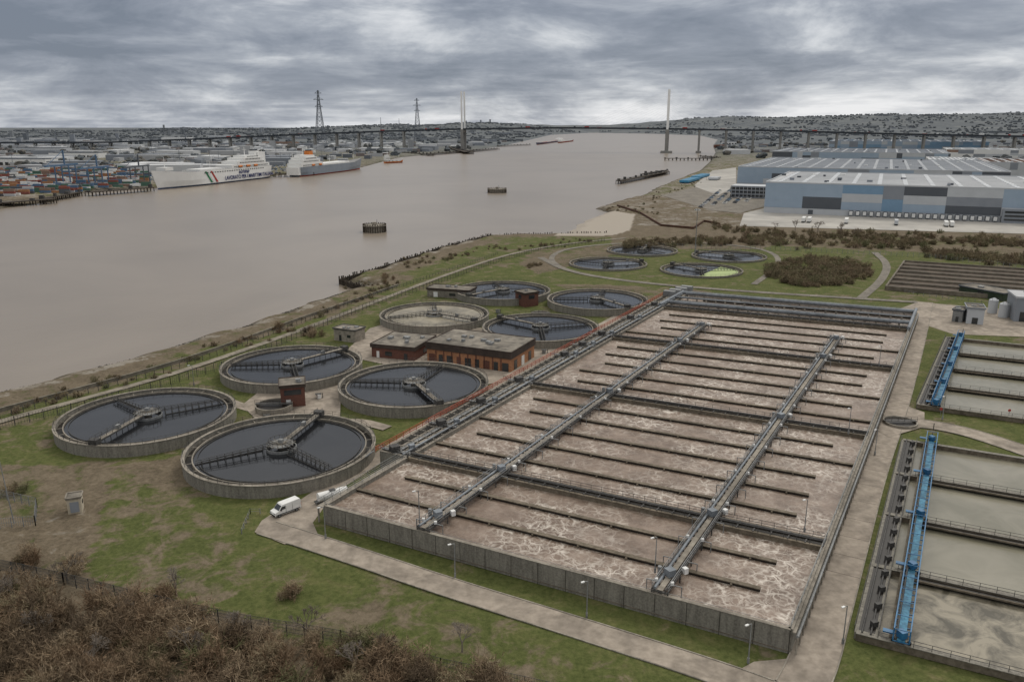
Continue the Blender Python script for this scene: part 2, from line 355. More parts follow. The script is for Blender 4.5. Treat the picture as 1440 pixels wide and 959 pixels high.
for s in (.262,.772):
    ds=.015
    for sg in (-1,1):
        a.rail(Q(s+sg*ds,0),Q(s+sg*ds,.755),4.75,1.1,2.6,.08,4)
        a.beam(Q(s+sg*ds,0,4.6),Q(s+sg*ds,.755,4.6),.18,.4,5)
    a.beam(Q(s,0,4.68),Q(s,.755,4.68),.9,.08,9)
    a.tube(Q(s-ds*.66,0,4.9),Q(s-ds*.66,.755,4.9),.24,8,6)
    a.tube(Q(s+ds*.66,0,4.85),Q(s+ds*.66,.755,4.85),.16,6,5)
    n=90
    for i in range(n+1):
        t=.755*i/n; a.beam(Q(s-ds,t,4.45),Q(s+ds,t,4.45),.3,.25,5)
        if i%3==0:
            for sg in (-1,1): a.beam(Q(s+sg*ds*1.0,t,2.5),Q(s+sg*ds*1.0,t,4.5),.2,.2,5)
        if i%4==1:
            for sg in (-1,1):
                a.tube(Q(s+sg*ds,t,4.9),Q(s+sg*(ds+.018),t,4.9),.09,6,4); a.tube(Q(s+sg*(ds+.018),t,4.9),Q(s+sg*(ds+.018),t,3),.09,6,4)
                if i%8==1: a.box(Q(s+sg*ds,t,4.9),(.5,.5,.5),0,8)
    for t in maj[:3]+[.02,.74]:
        p=Q(s,t,4.8); a.box(p,(1.4,1.4,1.2),.5,6); a.box(Q(s+.02,t+.01,4.4),(.8,.8,1.0),.5,8); a.tube(Q(s-.02,t,4.2),Q(s-.02,t,6),.35,8,4)
for s in (-.085,-.058,-.03):
    wall(Q(s,.115),Q(s,.99),.5,WZ-.1,0,9)
a.add([Q(-.085,.115,3.2),Q(0,.115,3.2),Q(0,.99,3.2),Q(-.085,.99,3.2)],[(0,1,2,3)],3)
wall(Q(-.085,.115),Q(0,.115),.5,WZ,0,9)
a.beam(Q(-.044,.115,4.05),Q(-.044,.99,4.05),1.1,.1,4)
a.tube(Q(-.015,.115,4.3),Q(-.015,.99,4.3),.3,8,6)
a.rail(Q(-.09,.11),Q(-.09,.99),WZ,1.3,2.6,.12,7,3)
for s in (-.058,-.03,0): a.rail(Q(s,.115),Q(s,.99),WZ,1.1,2.6,.07,5)
for i in range(60):
    t=.12+.87*i/60; a.beam(Q(-.085,t,4.08),Q(0,t,4.08),.35,.14,9)
for t in maj+[.2,.28,.5,.56,.75]:
    a.box(Q(-.05,t,4),(2,2,1.5),.5,5); a.box(Q(-.02,t+.012,4),(1.2,1.2,1.2),.5,6); a.beam(Q(-.1,t,4.3),Q(-.0,t,4.3),1,.12,4)
    a.rail(Q(-.1,t-.004),Q(0,t-.004),4.3,1.1,2,.08,5)
for i in range(14): a.beam(Q(-.1-.0035*i,.105,4-.28*i),Q(-.1-.0035*i,.112,4-.28*i),.3,.06,4)
a.rail(Q(0,0),Q(0,.115),WZ,1.1,2.2,.07,4); a.rail(Q(-.025,.0),Q(-.025,.115),WZ-.5,1.1,2.2,.07,4)
a.beam(Q(-.012,0,3.4),Q(-.012,.115,3.4),1.8,.15,9)
for i in range(10): a.beam(Q(-.02,.11*i/9,0),Q(-.02,.11*i/9,3.4),.3,.3,9)
a.tube(Q(1.012,.0,3.0),Q(1.012,1,3.0),.22,8,4); a.beam(Q(1.006,0,3.5),Q(1.006,1,3.5),.5,.2,9)
a.rail(Q(1.0,0),Q(1.0,1),WZ,1.1,2.6,.07,4)
for i in range(90): a.beam(Q(1.012,i/89,0),Q(1.012,i/89,2.8),.2,.2,9)
a.rail(Q(0,0),Q(1,0),WZ,.5,60,.05,4,1)
for t,r in ((.895,.7),(.985,.75),(.94,.35)):
    a.tube(Q(-.02,t,4.7),Q(1,t,4.7),r,10,6)
    for i in range(24): a.beam(Q(i/23,t,3),Q(i/23,t,4.7),.5,.6,9)
    a.rail(Q(0,t+.01),Q(1,t+.01),WZ+.2,1.1,2.5,.08,4); a.beam(Q(0,t+.007,4.1),Q(1,t+.007,4.1),1.2,.15,9)
a.tube(Q(1.0,.85,4.9),Q(1.0,1,4.9),.6,10,6); a.tube(Q(-.02,.86,4.9),Q(-.02,1.02,4.9),.6,10,6)
for i in range(4): a.box(Q(-.06+.012*i,.96+.02*i,4),(2.5,5,2.2),1.05,4)
a.obj('aeration_tank',mats)

# ---------------- circular clarifiers ----------------
R=21.7
def clarifier(u,v,rot,h=2.8,water=None,low=False,scum=False,arms=3):
    cx,cy=G(u,v,h); c=(cx,cy); m=MB()
    wl=h-.75
    m.ring(c,R-.5,R,-.2,h,96,0,5); m.ring(c,R-.62,R+.16,h,h+.1,96,5)
    m.ring(c,R-2.3,R-2.05,wl-1.4,h-.35,96,5); m.ring(c,R-2.05,R-.5,wl-1.2,wl-.55,96,4)
    m.disc(c,R-2.3,wl,96,3); m.ring(c,R-3.3,R-3.22,wl-.1,wl+.22,96,2)
    if scum: m.disc(c,R-2.4,wl+.03,40,6,-1.9,.75)
    n=52
    if not low:
        ps=[(cx+(R-.1)*math.cos(2*math.pi*i/n),cy+(R-.1)*math.sin(2*math.pi*i/n)) for i in range(n)]
        for i in range(n):
            p=ps[i];q_=ps[(i+1)%n]; m.beam((*p,h),(*p,h+1.15),.07,.07,2)
            for zz in (.6,1.15): m.beam((*p,h+zz),(*q_,h+zz),.06,.06,2)
            if i%2==0:
                t=2*math.pi*i/n; m.beam((cx+(R-2.2)*math.cos(t),cy+(R-2.2)*math.sin(t),h-.4),(cx+(R-.4)*math.cos(t),cy+(R-.4)*math.sin(t),h-.4),.14,.14,5)
    m.tube((cx,cy,0),(cx,cy,h+.9),.9,12,5); m.ring(c,3.3,3.5,wl-.5,h-.1,32,1); m.ring(c,1.2,2.9,h+.55,h+.68,24,1,1)
    for i in range(16):
        t=2*math.pi*i/16; m.beam((cx+.8*math.cos(t),cy+.8*math.sin(t),h+.74),(cx+3.4*math.cos(t),cy+3.4*math.sin(t),h+.74),.12,.1,5)
        t2=2*math.pi*(i+1)/16; m.beam((cx+2.9*math.cos(t),cy+2.9*math.sin(t),h+1.7),(cx+2.9*math.cos(t2),cy+2.9*math.sin(t2),h+1.7),.08,.08,2)
        m.beam((cx+2.9*math.cos(t),cy+2.9*math.sin(t),h+.6),(cx+2.9*math.cos(t),cy+2.9*math.sin(t),h+1.7),.07,.07,2)
    m.box((cx,cy,h+.7),(1,1,1),rot,1)
    for k in range(arms):
        t=rot+2*math.pi*k/arms+(0.25 if k==1 else 0); dx,dy=math.cos(t),math.sin(t); nx_,ny_=-dy,dx
        def pt(r,o,z): return (cx+dx*r+nx_*o,cy+dy*r+ny_*o,z)
        if k==0:
            m.beam(pt(1.5,0,h+.6),pt(R-.1,0,h+.6),1.2,.12,5)
            for o in (-.68,.68):
                m.beam(pt(1.5,o,h+.45),pt(R,o,h+.45),.14,.4,2); m.rail(pt(2,o,0),pt(R-.2,o,0),h+.65,1.1,2,.07,2)
            m.box(pt(R-1,0,h+.1),(1.8,2.2,1.2),t,2); m.box(pt(R*.55,0,h+.7),(1.2,.8,.9),t,1)
            r=4
            while r<R-2: m.beam(pt(r,0,wl-.2),pt(r,0,h+.5),.12,.12,2); r+=2.2
        else:
            R1=R-2.6
            for o in (-.5,.5): m.beam(pt(1.5,o,h+.35),pt(R1,o,h+.1),.12,.16,2); m.beam(pt(1.5,o,h+1.2),pt(R1,o,h+.5),.09,.1,2)
            r=2.5
            while r<R1:
                for o in (-.5,.5): m.beam(pt(r,o,wl-.1),pt(r,o,h+1.15-.6*r/R1),.1,.1,2)
                m.beam(pt(r,-.5,h+.3),pt(r,.5,h+.3),.1,.1,2)
                m.beam(pt(r,-1.2,wl-.1),pt(r,-.5,h+.3),.1,.1,2); r+=1.7
            m.beam(pt(4,-1.2,wl+.05),pt(R1,-1.2,wl+.05),.08,.35,2)
    m.obj('clarifier_tank',[m_concwall,m_steel,m_dsteel,water or m_clar,m_dark,m_conc,m_green])
def ang(u0,v0,u1,v1,h=2.8):
    a=G(u0,v0,h);b_=G(u1,v1,h); return math.atan2(b_[1]-a[1],b_[0]-a[0])
clarifier(208,582,ang(208,582,150,615)); clarifier(395.5,627,ang(395,627,445,587)); clarifier(411,511,ang(411,511,480,493))
clarifier(582,538,ang(582,538,610,562)); clarifier(611,441,ang(611,441,670,452),water=m_tanw); clarifier(760,459,ang(760,459,718,450))
clarifier(707,407.5,ang(707,407,650,418)); clarifier(840,420,ang(840,420,880,432))
for u,v,r_,sc in ((855,370,.3,0),(903,351.5,1.2,0),(1025,359.5,2.5,0),(986,379,2.2,1)): clarifier(u,v,r_,.8,None,False,sc)

# ---------------- settlement tanks + blue bridges ----------------
e1=(B_-A_).normalized(); e2=(C_-B_).normalized()
def settle(pn,pf,n,L,name,waters,brs,h=1.2):
    m=MB(); a0=Vector((*G(*pn,h),0)); a1=Vector((*G(*pf,h),0)); ax=(a1-a0); Ln=ax.length; ax.normalize()
    def pt(x,y,z): p=a0+e1*x+ax*y; return (p.x,p.y,z)
    for i in range(n+1):
        y=Ln*i/n
        m.beam(pt(0,y,h/2),pt(L,y,h/2),.9,h,1); m.beam(pt(0,y,h+.05),pt(L,y,h+.05),1.1,.1,0)
        if 0<i<n:
            m.rail(pt(4,y-.4,0),pt(L,y-.4,0),h+.1,1.1,2.4,.06,3); m.beam(pt(6,y-1.1,h-.45),pt(L,y-1.1,h-.45),1.3,.3,2); m.beam(pt(6,y-1.8,h-.25),pt(L,y-1.8,h-.25),.25,.3,1); m.beam(pt(6,y+1.1,h-.35),pt(L,y+1.1,h-.35),.45,.3,1)
        if i<n:
            m_idx=4+waters[i]
            m.add([pt(.3,y+.4,h-1.0),pt(L,y+.4,h-1.0),pt(L,y+Ln/n-.4,h-1.0),pt(.3,y+Ln/n-.4,h-1.0)],[(0,1,2,3)],m_idx)
            m.beam(pt(4.6,y+.4,h-.3),pt(4.6,y+Ln/n-.4,h-.3),.3,.9,1)
            for j in range(4): m.box(pt(2.2,y+Ln/n*(j+.5)/4,h-.3),(1.0,.7,1.2),.3,3)
    for x in (0,2.8): m.beam(pt(x,0,h/2),pt(x,Ln,h/2),.5,h,0)
    m.beam(pt(1.4,0,h-.15),pt(1.4,Ln,h-.15),2.4,.12,2); m.rail(pt(-.3,0,0),pt(-.3,Ln,0),h,1.1,2.4,.07,3); m.rail(pt(3,0,0),pt(3,Ln,0),h,1.1,2.4,.07,3)
    for x in (0.8,2.0): m.tube(pt(x,0,h+.2),pt(x,Ln,h+.2),.14,6,3)
    m.rail(pt(3,-.3,0),pt(L,-.3,0),h,1.1,2.4,.06,3)
    m.obj(name,[m_concwall,m_baffle,m_dark,m_dsteel,m_settle,m_scum])
    b=MB(); x0,x1=brs; zb=h+.9
    b.beam(pt((x0+x1)/2,-.8,zb-.05),pt((x0+x1)/2,Ln+.8,zb-.05),1.1,.1,1)
    for x in (x0,x1):
        b.beam(pt(x,-1,zb),pt(x,Ln+1,zb),.2,.4,0); b.beam(pt(x,-1,zb+1.9),pt(x,Ln+1,zb+1.9),.16,.18,0); b.beam(pt(x,-1,zb+1),pt(x,Ln+1,zb+1),.08,.08,0)
        k=int(Ln/2)
        for i in range(k+1):
            y=-1+(Ln+2)*i/k; b.beam(pt(x,y,zb),pt(x,y,zb+1.9),.12,.12,0)
            if i<k:
                y2=-1+(Ln+2)*(i+1)/k; b.beam(pt(x,y,zb if i%2 else zb+1.9),pt(x,y2,zb+1.9 if i%2 else zb),.1,.1,0)
    k=int(Ln/2)
    for i in range(k+1):
        y=-1+(Ln+2)*i/k; b.beam(pt(x0,y,zb-.1),pt(x1,y,zb-.1),.14,.14,0)
        if i%2==0: b.beam(pt(x0,y,zb+1.9),pt(x1,y,zb+1.9),.1,.1,0)
    b.tube(pt(x0+.4,0,zb+.3),pt(x0+.4,Ln,zb+.3),.12,6,3)
    for i in range(n+1):
        y=Ln*i/n
        for x in (x0,x1): b.tube(pt(x,y-.2,h+.35),pt(x,y+.2,h+.35),.3,10,2)
        b.box(pt((x0+x1)/2,y,zb+.1),(1.0,1.2,1.1),.3,0); b.beam(pt(x0-1.5,y+1,zb),pt(x0,y+1,zb),.9,.2,0)
        for yy in (.25,.6): b.beam(pt((x0+x1)/2,y+yy*Ln/n,zb),pt((x0+x1)/2,y+yy*Ln/n,h-1),.15,.15,3)
    b.obj('travelling_bridge',[m_blue,m_teal,m_rubber,m_dsteel])
settle((1204,888),(1270,618),4,75,'settlement_tank',[1,0,0,0],(5.0,7.2))
settle((1290,568),(1331,474),4,90,'settlement_tank',[0,0,0,0],(3.4,5.4))
m=MB(); p0=Vector((*G(1246,402,2),0)); p1=Vector((*G(1272,366,2),0)); ax=(p1-p0); Ln=ax.length; ax.normalize()
for i in range(8):
    p=p0+ax*Ln*i/7; q_=p+e1*130; m.beam((p.x,p.y,1),(q_.x,q_.y,1),.8,2,0)
q0=p0+e1*130;q1=p1+e1*130; m.add([(p0.x,p0.y,1),(q0.x,q0.y,1),(q1.x,q1.y,1),(p1.x,p1.y,1)],[(0,1,2,3)],1); m.beam((p0.x,p0.y,1),(p1.x,p1.y,1),.8,2,0)
m.obj('storm_tank',[mat('stained_concrete',(.22,.19,.15),(.14,.12,.09),.5),mat('storm_tank_floor',(.13,.1,.075),(.08,.065,.05),.3)])

# ---------------- buildings ----------------
def bldg(name,fl,fr,dpt,h,mats,fascia=.9,doors=(),wins=(),roofstuff=2,overh=.35):
    a0=Vector((*G(*fl),0)); a1=Vector((*G(*fr),0)); ex=(a1-a0); L=ex.length; ex.normalize(); ey=Vector((-ex.y,ex.x,0))
    m=MB(); rz=math.atan2(ex.y,ex.x)
    def pt(x,y,z): p=a0+ex*x+ey*y; return (p.x,p.y,z)
    m.box(pt(L/2,dpt/2,-.3),(L,dpt,h-fascia+.3),rz,0)
    m.box(pt(L/2,dpt/2,h-fascia),(L+2*overh,dpt+2*overh,fascia),rz,1,2)
    m.box(pt(L/2,dpt/2,h),(L-.6,dpt-.6,.06),rz,2)
    for y in (-overh,dpt+overh): m.beam(pt(-overh,y,h+.1),pt(L+overh,y,h+.1),.25,.2,1)
    for x in (-overh,L+overh): m.beam(pt(x,-overh+.2,h+.1),pt(x,dpt+overh-.2,h+.1),.25,.2,1)
    for (x,w_,z0,z1,mi) in doors: m.box(pt(x*L,-.04,z0),(w_,.14,z1-z0),rz,mi)
    for (y,w_,z0,z1,mi) in wins: m.box(pt(L+.04,y*dpt,z0),(.14,w_,z1-z0),rz,mi); m.box(pt(-.04,y*dpt,z0),(.14,w_,z1-z0),rz,mi)
    for i in range(roofstuff):
        m.box(pt(L*random.uniform(.15,.85),dpt*random.uniform(.2,.8),h),(random.uniform(.8,2),random.uniform(.8,2),random.uniform(.4,1)),rz,4)
    return m.obj(name,mats)
bm=[m_brick,m_fascia,m_roof,m_glass,m_steel,m_white,m_dbrick]
bldg('brick_building',(601,508),(718,524),19,6.6,bm,2.2,doors=[(x,1.5 if i%2 else 2.2,0.1,2.9,3 if i%3 else 6) for i,x in enumerate(np.linspace(.06,.94,9))]+[(x,.35,.1,4.2,6) for x in np.linspace(.11,.89,9)],wins=[(x,2.2,.1,3.2,5 if i==1 else 3) for i,x in enumerate((.2,.5,.8))],roofstuff=9)
bldg('brick_building',(523,502),(583,508),17,4.6,[m_dbrick,m_fascia,m_roof,m_glass,m_steel,m_white],1.1,doors=[(.15,1,0.1,2.3,5),(.4,2.5,1,2.4,3),(.8,1.2,0.1,2.3,3)],wins=[(.5,3,1,2.4,3)],roofstuff=6)
bldg('brick_pump_house',(396,574),(430,571),7,6.4,[m_dbrick,m_fascia,m_roof,m_glass,m_steel,m_white],.7,doors=[(.5,4.5,3.6,5,3),(.3,1.2,.1,2.3,5)],wins=[(.5,3,3.6,5,3)],roofstuff=2)
bldg('brick_pump_house',(738,432),(757,429),7,6,[m_dbrick,m_fascia,m_roof,m_glass,m_steel,m_white],.7,doors=[(.5,3,3.2,4.8,3)],wins=[(.5,2,3.2,4.8,3)],roofstuff=1)
bldg('utility_building',(601,417),(660,421),9,4,[m_conc,m_fascia,m_roof,m_glass,m_steel,m_white],.8,doors=[(.2,2,.1,2.4,5),(.6,3,1,2.2,3)],roofstuff=2)
bldg('concrete_pump_house',(470,478),(500,482),6,4.5,[m_conc,m_dsteel,m_roof,m_glass,m_steel,m_white],.3,doors=[(.3,1,.1,2.2,3),(.7,1.5,1.5,2.5,3)],roofstuff=3)
bldg('grey_cabin',(1338,452),(1352,454),7,5,[m_steel,m_greyd,m_roof,m_glass,m_steel,m_white],.4,doors=[(.5,1,.1,2.2,3)])
bldg('grey_cabin',(1358,455),(1382,457),9,6.5,[m_greyl,m_greym,m_roof,m_glass,m_steel,m_white],.4,doors=[(.5,2,.1,2.6,3)])
bldg('grey_cabin',(1425,452),(1470,455),14,10,[m_greym,m_greyl,m_wroof,m_glass,m_steel,m_white],.6,doors=[(.3,3,.1,4,3),(.7,3,5,7,3)])
bldg('green_shed',(1348,412),(1410,424),10,3.6,[mat('green_cladding',(.05,.07,.045),(.035,.05,.03)),m_greyd,m_roof,m_glass,m_steel,m_white],.4,doors=[(.5,3,.1,2.6,3)])
bldg('utility_kiosk',(96,722),(116,719),2.6,3.2,[mat('cream_render',(.6,.53,.41),(.48,.43,.33)),m_conc,m_roof,m_glass,m_steel,m_white,m_greym],.3,doors=[(.5,1.6,.1,2.3,6)],wins=[(.5,.8,1.4,2.1,3)],roofstuff=0,overh=.15)
for (u,v) in ((1395,440),(1410,446)):
    x,y=G(u,v); m=MB(); m.tube((x,y,0),(x,y,5.5),1.8,20,0); m.tube((x,y,5.5),(x,y,6.4),1.8,20,0,.3); m.rail((x-2,y-2),(x+2,y-2),5.6,1,1.5,.08,1); m.obj('storage_silo',[m_greyl,m_dsteel])
for (u,v,r,h) in ((385,568,5,1.8),(1266,592,4.2,.7),(760,440,4,1.5)):
    m=MB(); c=G(u,v,h); m.ring(c,r-.35,r,-.1,h,40,0); m.disc(c,r-.35,h-.5,40,1); m.beam((c[0]-r,c[1],h+.1),(c[0]+r,c[1],h+.1),1,.12,2); m.rail((c[0]-r,c[1]-.5),(c[0]+r,c[1]-.5),h+.15,1.1,1.5,.07,2)
    m.obj('valve_chamber',[m_conc,m_dark,m_dsteel])
for (u,v) in ((375,590),(448,560),(505,470),(668,507),(675,512),(590,523),(765,497),(700,440)):
    x,y=G(u,v); m=MB(); m.box((x,y,0),(1.6,1.0,1.3),random.random()*3,0); m.box((x,y,1.3),(1.8,1.2,.12),.3,1); m.tube((x+1.2,y,0),(x+1.2,y,1.6),.12,6,1); m.obj('control_cabinet',[m_white if random.random()<.5 else m_steel,m_dsteel])

# ---------------- warehouses ----------------
def warehouse(name,fl,L,depth,h,cols,patch=True,docks=True):
    a0=Vector((*G(*fl),0))
    ex=Vector((.909,-.417,0)); ey=Vector((-ex.y,ex.x,0)); rz=math.atan2(ex.y,ex.x)
    m=MB()
    def pt(x,y,z): p=a0+ex*x+ey*y; return (p.x,p.y,z)
    m.box(pt(L/2,depth/2,-.5),(L,depth,h+.5),rz,0,1)
    rr=random.Random(fl[0])
    for side in (0,1):
        x=0; T=L if side==0 else depth
        while x<T-1:
            w_=min(rr.choice((10,16,24,32,40)),T-x)
            zs=[1.0 if side else 5.2,h*.45,h*.72,h] if rr.random()<.6 else [1.0 if side else 5.2,h*.58,h]
            for z0,z1 in zip(zs,zs[1:]):
                mi=rr.choice((2,2,2,3,4,4,5,0,2,3))
                if side==0: m.box(pt(x+w_/2,-.1,z0),(w_-.05,.2,z1-z0-.05),rz,mi)
                else: m.box(pt(-.1,x+w_/2,z0),(.2,w_-.05,z1-z0-.05),rz,mi)
            x+=w_
    if docks:
        x=L*.22
        while x<L-6:
            m.box(pt(x,-1.2,1.0),(3.4,2.4,3.8),rz,3); m.box(pt(x,-2.5,1.2),(2.6,.2,3.2),rz,6); x+=5.4
        m.box(pt(L*.12,-.1,0),(4,.4,4),rz,3)
        m.box(pt(L*.62,-2,0),(L*.12,4.4,11),rz,4)
        for zz in (2,5,8): m.box(pt(L*.62,-4.3,zz),(L*.11,.3,1.5),rz,7)
    y=depth*.06
    while y<depth*.96:
        m.box(pt(L/2,y,h),(L*.96,1.2,.35),rz,8)
        y+=depth/14
    x=L*.03
    while x<L*.98:
        for yy in np.arange(.04,.97,.09): m.box(pt(x,depth*yy,h+.05),(3.5,depth*.05,.5),rz,9)
        x+=L/16
    for i in range(18): m.box(pt(L*rr.random(),depth*rr.random(),h+.3),(rr.uniform(2,5),rr.uniform(2,4),rr.uniform(1,2.2)),rz,rr.choice((4,3,6)))
    for xx,yy,dx,dy in ((L/2,0,L,.6),(L/2,depth,L,.6),(0,depth/2,.6,depth),(L,depth/2,.6,depth)): m.box(pt(xx,yy,h-.1),(dx,dy,1.2),rz,0)
    m.obj(name,cols)
wm=[m_greyl,m_wroof,m_lblue,m_greyd,m_greym,m_bluec,m_white,m_glass,m_greyl,m_skyl]
warehouse('distribution_warehouse',(1074,299),330,190,26.5,wm)
wm2=[m_greyl,m_groof,m_lblue,m_greyd,m_greym,m_greyl,m_white,m_glass,m_greym,m_greyl]
warehouse('distribution_warehouse',(1036,263),300,330,25,wm2,docks=False)
warehouse('distribution_warehouse',(1085,230),330,300,24,wm2,docks=False)
warehouse('distribution_warehouse',(1165,214),420,300,32,[m_lblue,m_wroof,m_lblue,m_bluec,m_greym,m_greyl,m_white,m_glass,m_greym,m_greyl],docks=False)
warehouse('distribution_warehouse',(1382,252),220,160,24,[m_greyl,m_broof,m_greyl,m_greym,m_greyl,m_broof,m_white,m_glass,m_broof,m_skyl],docks=False)
warehouse('distribution_warehouse',(1306,244),110,180,20,[m_white,m_wroof,m_white,m_greym,m_greyl,m_greyl,m_white,m_glass,m_greyl,m_skyl],docks=False)
warehouse('distribution_warehouse',(1330,224),420,160,22,[m_white,m_wroof,m_white,m_greym,m_greyl,m_broof,m_white,m_glass,m_greyl,m_skyl],docks=False)
a0=G(1030,277); m=MB(); rz=math.atan2(-.417,.909)
m.box((a0[0]+18,a0[1]-2,-.2),(36,30,13),rz,0,2)
for z in (1.5,5.3,9.1): m.box((a0[0]+18,a0[1]-2,z),(36.5,30.5,2.0),rz,1)
for i in range(9):
    t=-17+i*4.2; m.beam((a0[0]+18+t*.909-15.4*.417,a0[1]-2-t*.417-15.4*.909,0),(a0[0]+18+t*.909-15.4*.417,a0[1]-2-t*.417-15.4*.909,12.5),.4,.4,2)
m.obj('office_building',[m_greym,m_glass,m_greyl])
def trailers(u,v,n,col,ang_=1.15):
    x0,y0=G(u,v)
    m=MB()
    for i in range(n):
        x=x0+i*3.6*math.cos(ang_); y=y0+i*3.6*math.sin(ang_)
        m.box((x,y,1.1),(13,2.6,2.9),ang_-1.57+.0,0)
        for k_ in (-4.5,-3,5):
            cx_,cy_=x+k_*math.cos(ang_-1.57),y+k_*math.sin(ang_-1.57); m.box((cx_,cy_,0),(1,2.5,1),ang_-1.57,1)
    m.obj('trailer_row',[col,m_rubber])
m_tblue=mat('trailer_blue',(.06,.27,.44),(.05,.22,.37),.5,.4,.1)
trailers(962,258,22,m_tblue); trailers(978,252,22,m_tblue); trailers(1002,254,9,m_greyl)
for u in (1130,1138,1190,1260,1330,1338): trailers(u,311+(u-1085)*.03,1,m_greyl if u==1260 else m_white,-.43+math.pi/2+1.57)
m=MB()
for r in range(5):
    for i in range(22):
        if random.random()<.25: continue
        c=G(985+r*16+i*1.3,292-r*2-i*1.1); x,y=c; m.box((x,y,.3),(1.9,4.5,.9),.42,random.randrange(4)); m.box((x,y,1.2),(1.6,2.3,.5),.42,4)
m.obj('parked_car_rows',[m_white,m_greyd,m_greyl,m_bluec,m_glass])

# ---------------- river structures ----------------
def dolphin(u,v,r,h):
    c=G(u,v,-3); m=MB(); n=40; m.ring(c,r-1,r,-6,h,n,0); m.disc(c,r-.5,h-.3,n,1)
    for i in range(28):
        t=2*math.pi*i/28; x,y=c[0]+(r+.3)*math.cos(t),c[1]+(r+.3)*math.sin(t); m.beam((x,y,-6),(x,y,h+.8),.7,.7,2)
    m.ring(c,r+.1,r+.7,h-.8,h,n,1); m.box((c[0],c[1],h-.3),(3,3,2.2),0,1); m.beam((c[0]+2,c[1],h),(c[0]+2,c[1],h+4),.3,.3,3)
    m.obj('mooring_dolphin',[m_conc,m_conc,m_wood,m_steel])
dolphin(527,326,8.3,2.4); dolphin(699,271,11,1.8)
def jetty(px,wd,z=1.5,name='jetty',mt=None,step=9):
    m=MB(); pts=[G(u,v,-3) for u,v in px]
    for a_,b_ in zip(pts,pts[1:]):
        m.beam((*a_,z),(*b_,z),wd,.8,0); L=math.dist(a_,b_); k=max(1,int(L/step)); dx,dy=(b_[0]-a_[0])/L,(b_[1]-a_[1])/L
        for i in range(k+1):
            x,y=a_[0]+dx*L*i/k,a_[1]+dy*L*i/k
            for o in (-.45,0,.45): m.beam((x-dy*wd*o,y+dx*wd*o,-7),(x-dy*wd*o,y+dx*wd*o,z),.8,.8,0)
            if i%3==0: m.box((x,y,z+.4),(random.uniform(2,5),random.uniform(2,4),random.uniform(1,4)),0,1)
        m.rail((a_[0]-dy*wd*.5,a_[1]+dx*wd*.5),(b_[0]-dy*wd*.5,b_[1]+dx*wd*.5),z+.4,1.2,6,.15,1)
    m.obj(name,[mt or m_wood,m_dsteel])
jetty([(870,259),(938,245)],9,1.2); jetty([(938,243),(905,248)],5,1)
jetty([(125,276),(212,269)],14); jetty([(0,292),(76,286)],12); jetty([(-100,303),(0,292)],12); jetty([(60,286),(112,276)],6)
jetty([(370,250),(440,247)],10); jetty([(600,219),(700,211)],14); jetty([(560,216),(610,220)],8); jetty([(700,207),(745,205)],10); jetty([(985,222),(1010,224)],14); jetty([(935,226),(1000,226)],8); jetty([(640,212),(660,217)],30,3)
m=MB(); px=[(512,409),(478,397),(520,385),(560,372),(620,352),(690,334),(760,333),(805,332),(856,331)]
pts=[G(u,v,-2) for u,v in px]
for a_,b_ in zip(pts,pts[1:]):
    L=math.dist(a_,b_); k=int(L/1.6)
    for i in range(k):
        t=i/k; x,y=a_[0]+(b_[0]-a_[0])*t+random.uniform(-.2,.2),a_[1]+(b_[1]-a_[1])*t+random.uniform(-.2,.2); m.beam((x,y,-6),(x+random.uniform(-.15,.15),y,random.uniform(-.2,1.4)),.6,.6,0)
    m.beam((*a_,-.6),(*b_,-.6),.5,.7,0); m.beam((*a_,-3),(*b_,-3),.3,4,0)
m.obj('timber_river_wall',[m_wood])
m=MB(); px=[(868,290),(900,300),(930,318),(975,322),(990,312),(1012,316)]
pts=[G(u,v,0) for u,v in px]
for a_,b_ in zip(pts,pts[1:]): m.beam((*a_,.4),(*b_,.4),.8,2.2,0)
m.obj('sheet_pile_wall',[mat('rusty_steel',(.12,.06,.035),(.07,.035,.025))])
m=MB(); pts=smooth([G(u,v) for u,v in [(-300,660),(0,578),(110,549),(225,518),(320,487),(425,448),(500,423),(560,402)]])
for a_,b_ in zip(pts,pts[1:]): m.beam((*a_,.3),(*b_,.3),.45,1.1,0); m.beam((*a_,.88),(*b_,.88),.6,.12,0)
m.obj('flood_wall',[mat('flood_wall_concrete',(.26,.235,.19),(.15,.135,.105),.5)])
shore=[G(u,v,-3) for u,v in near[1:12]]
m=MB()
for a_,b_ in zip(shore,shore[1:]):
    L=math.dist(a_,b_); n=int(L*6); dx,dy=(b_[0]-a_[0])/L,(b_[1]-a_[1])/L
    for i in range(n):
        t=random.random()*L; o=random.gauss(2.0,2.2); x,y=a_[0]+dx*t+dy*o,a_[1]+dy*t-dx*o; r=random.uniform(.2,.6)
        zz=-3+max(-.3,min(3,o*.36))
        vs=[(x+r*random.uniform(.6,1.2)*ax_,y+r*random.uniform(.6,1.2)*ay_,zz+r*.7*az_) for ax_,ay_,az_ in ((1,0,0),(0,1,0),(-1,0,0),(0,-1,0),(0,0,1))]
        m.add(vs,[(0,1,4),(1,2,4),(2,3,4),(3,0,4)],0 if random.random()<.6 else 1)
m.obj('shore_rocks',[mat('dark_rock',(.1,.09,.075),(.05,.045,.04)),mat('pale_rock',(.26,.24,.2),(.16,.15,.13))])

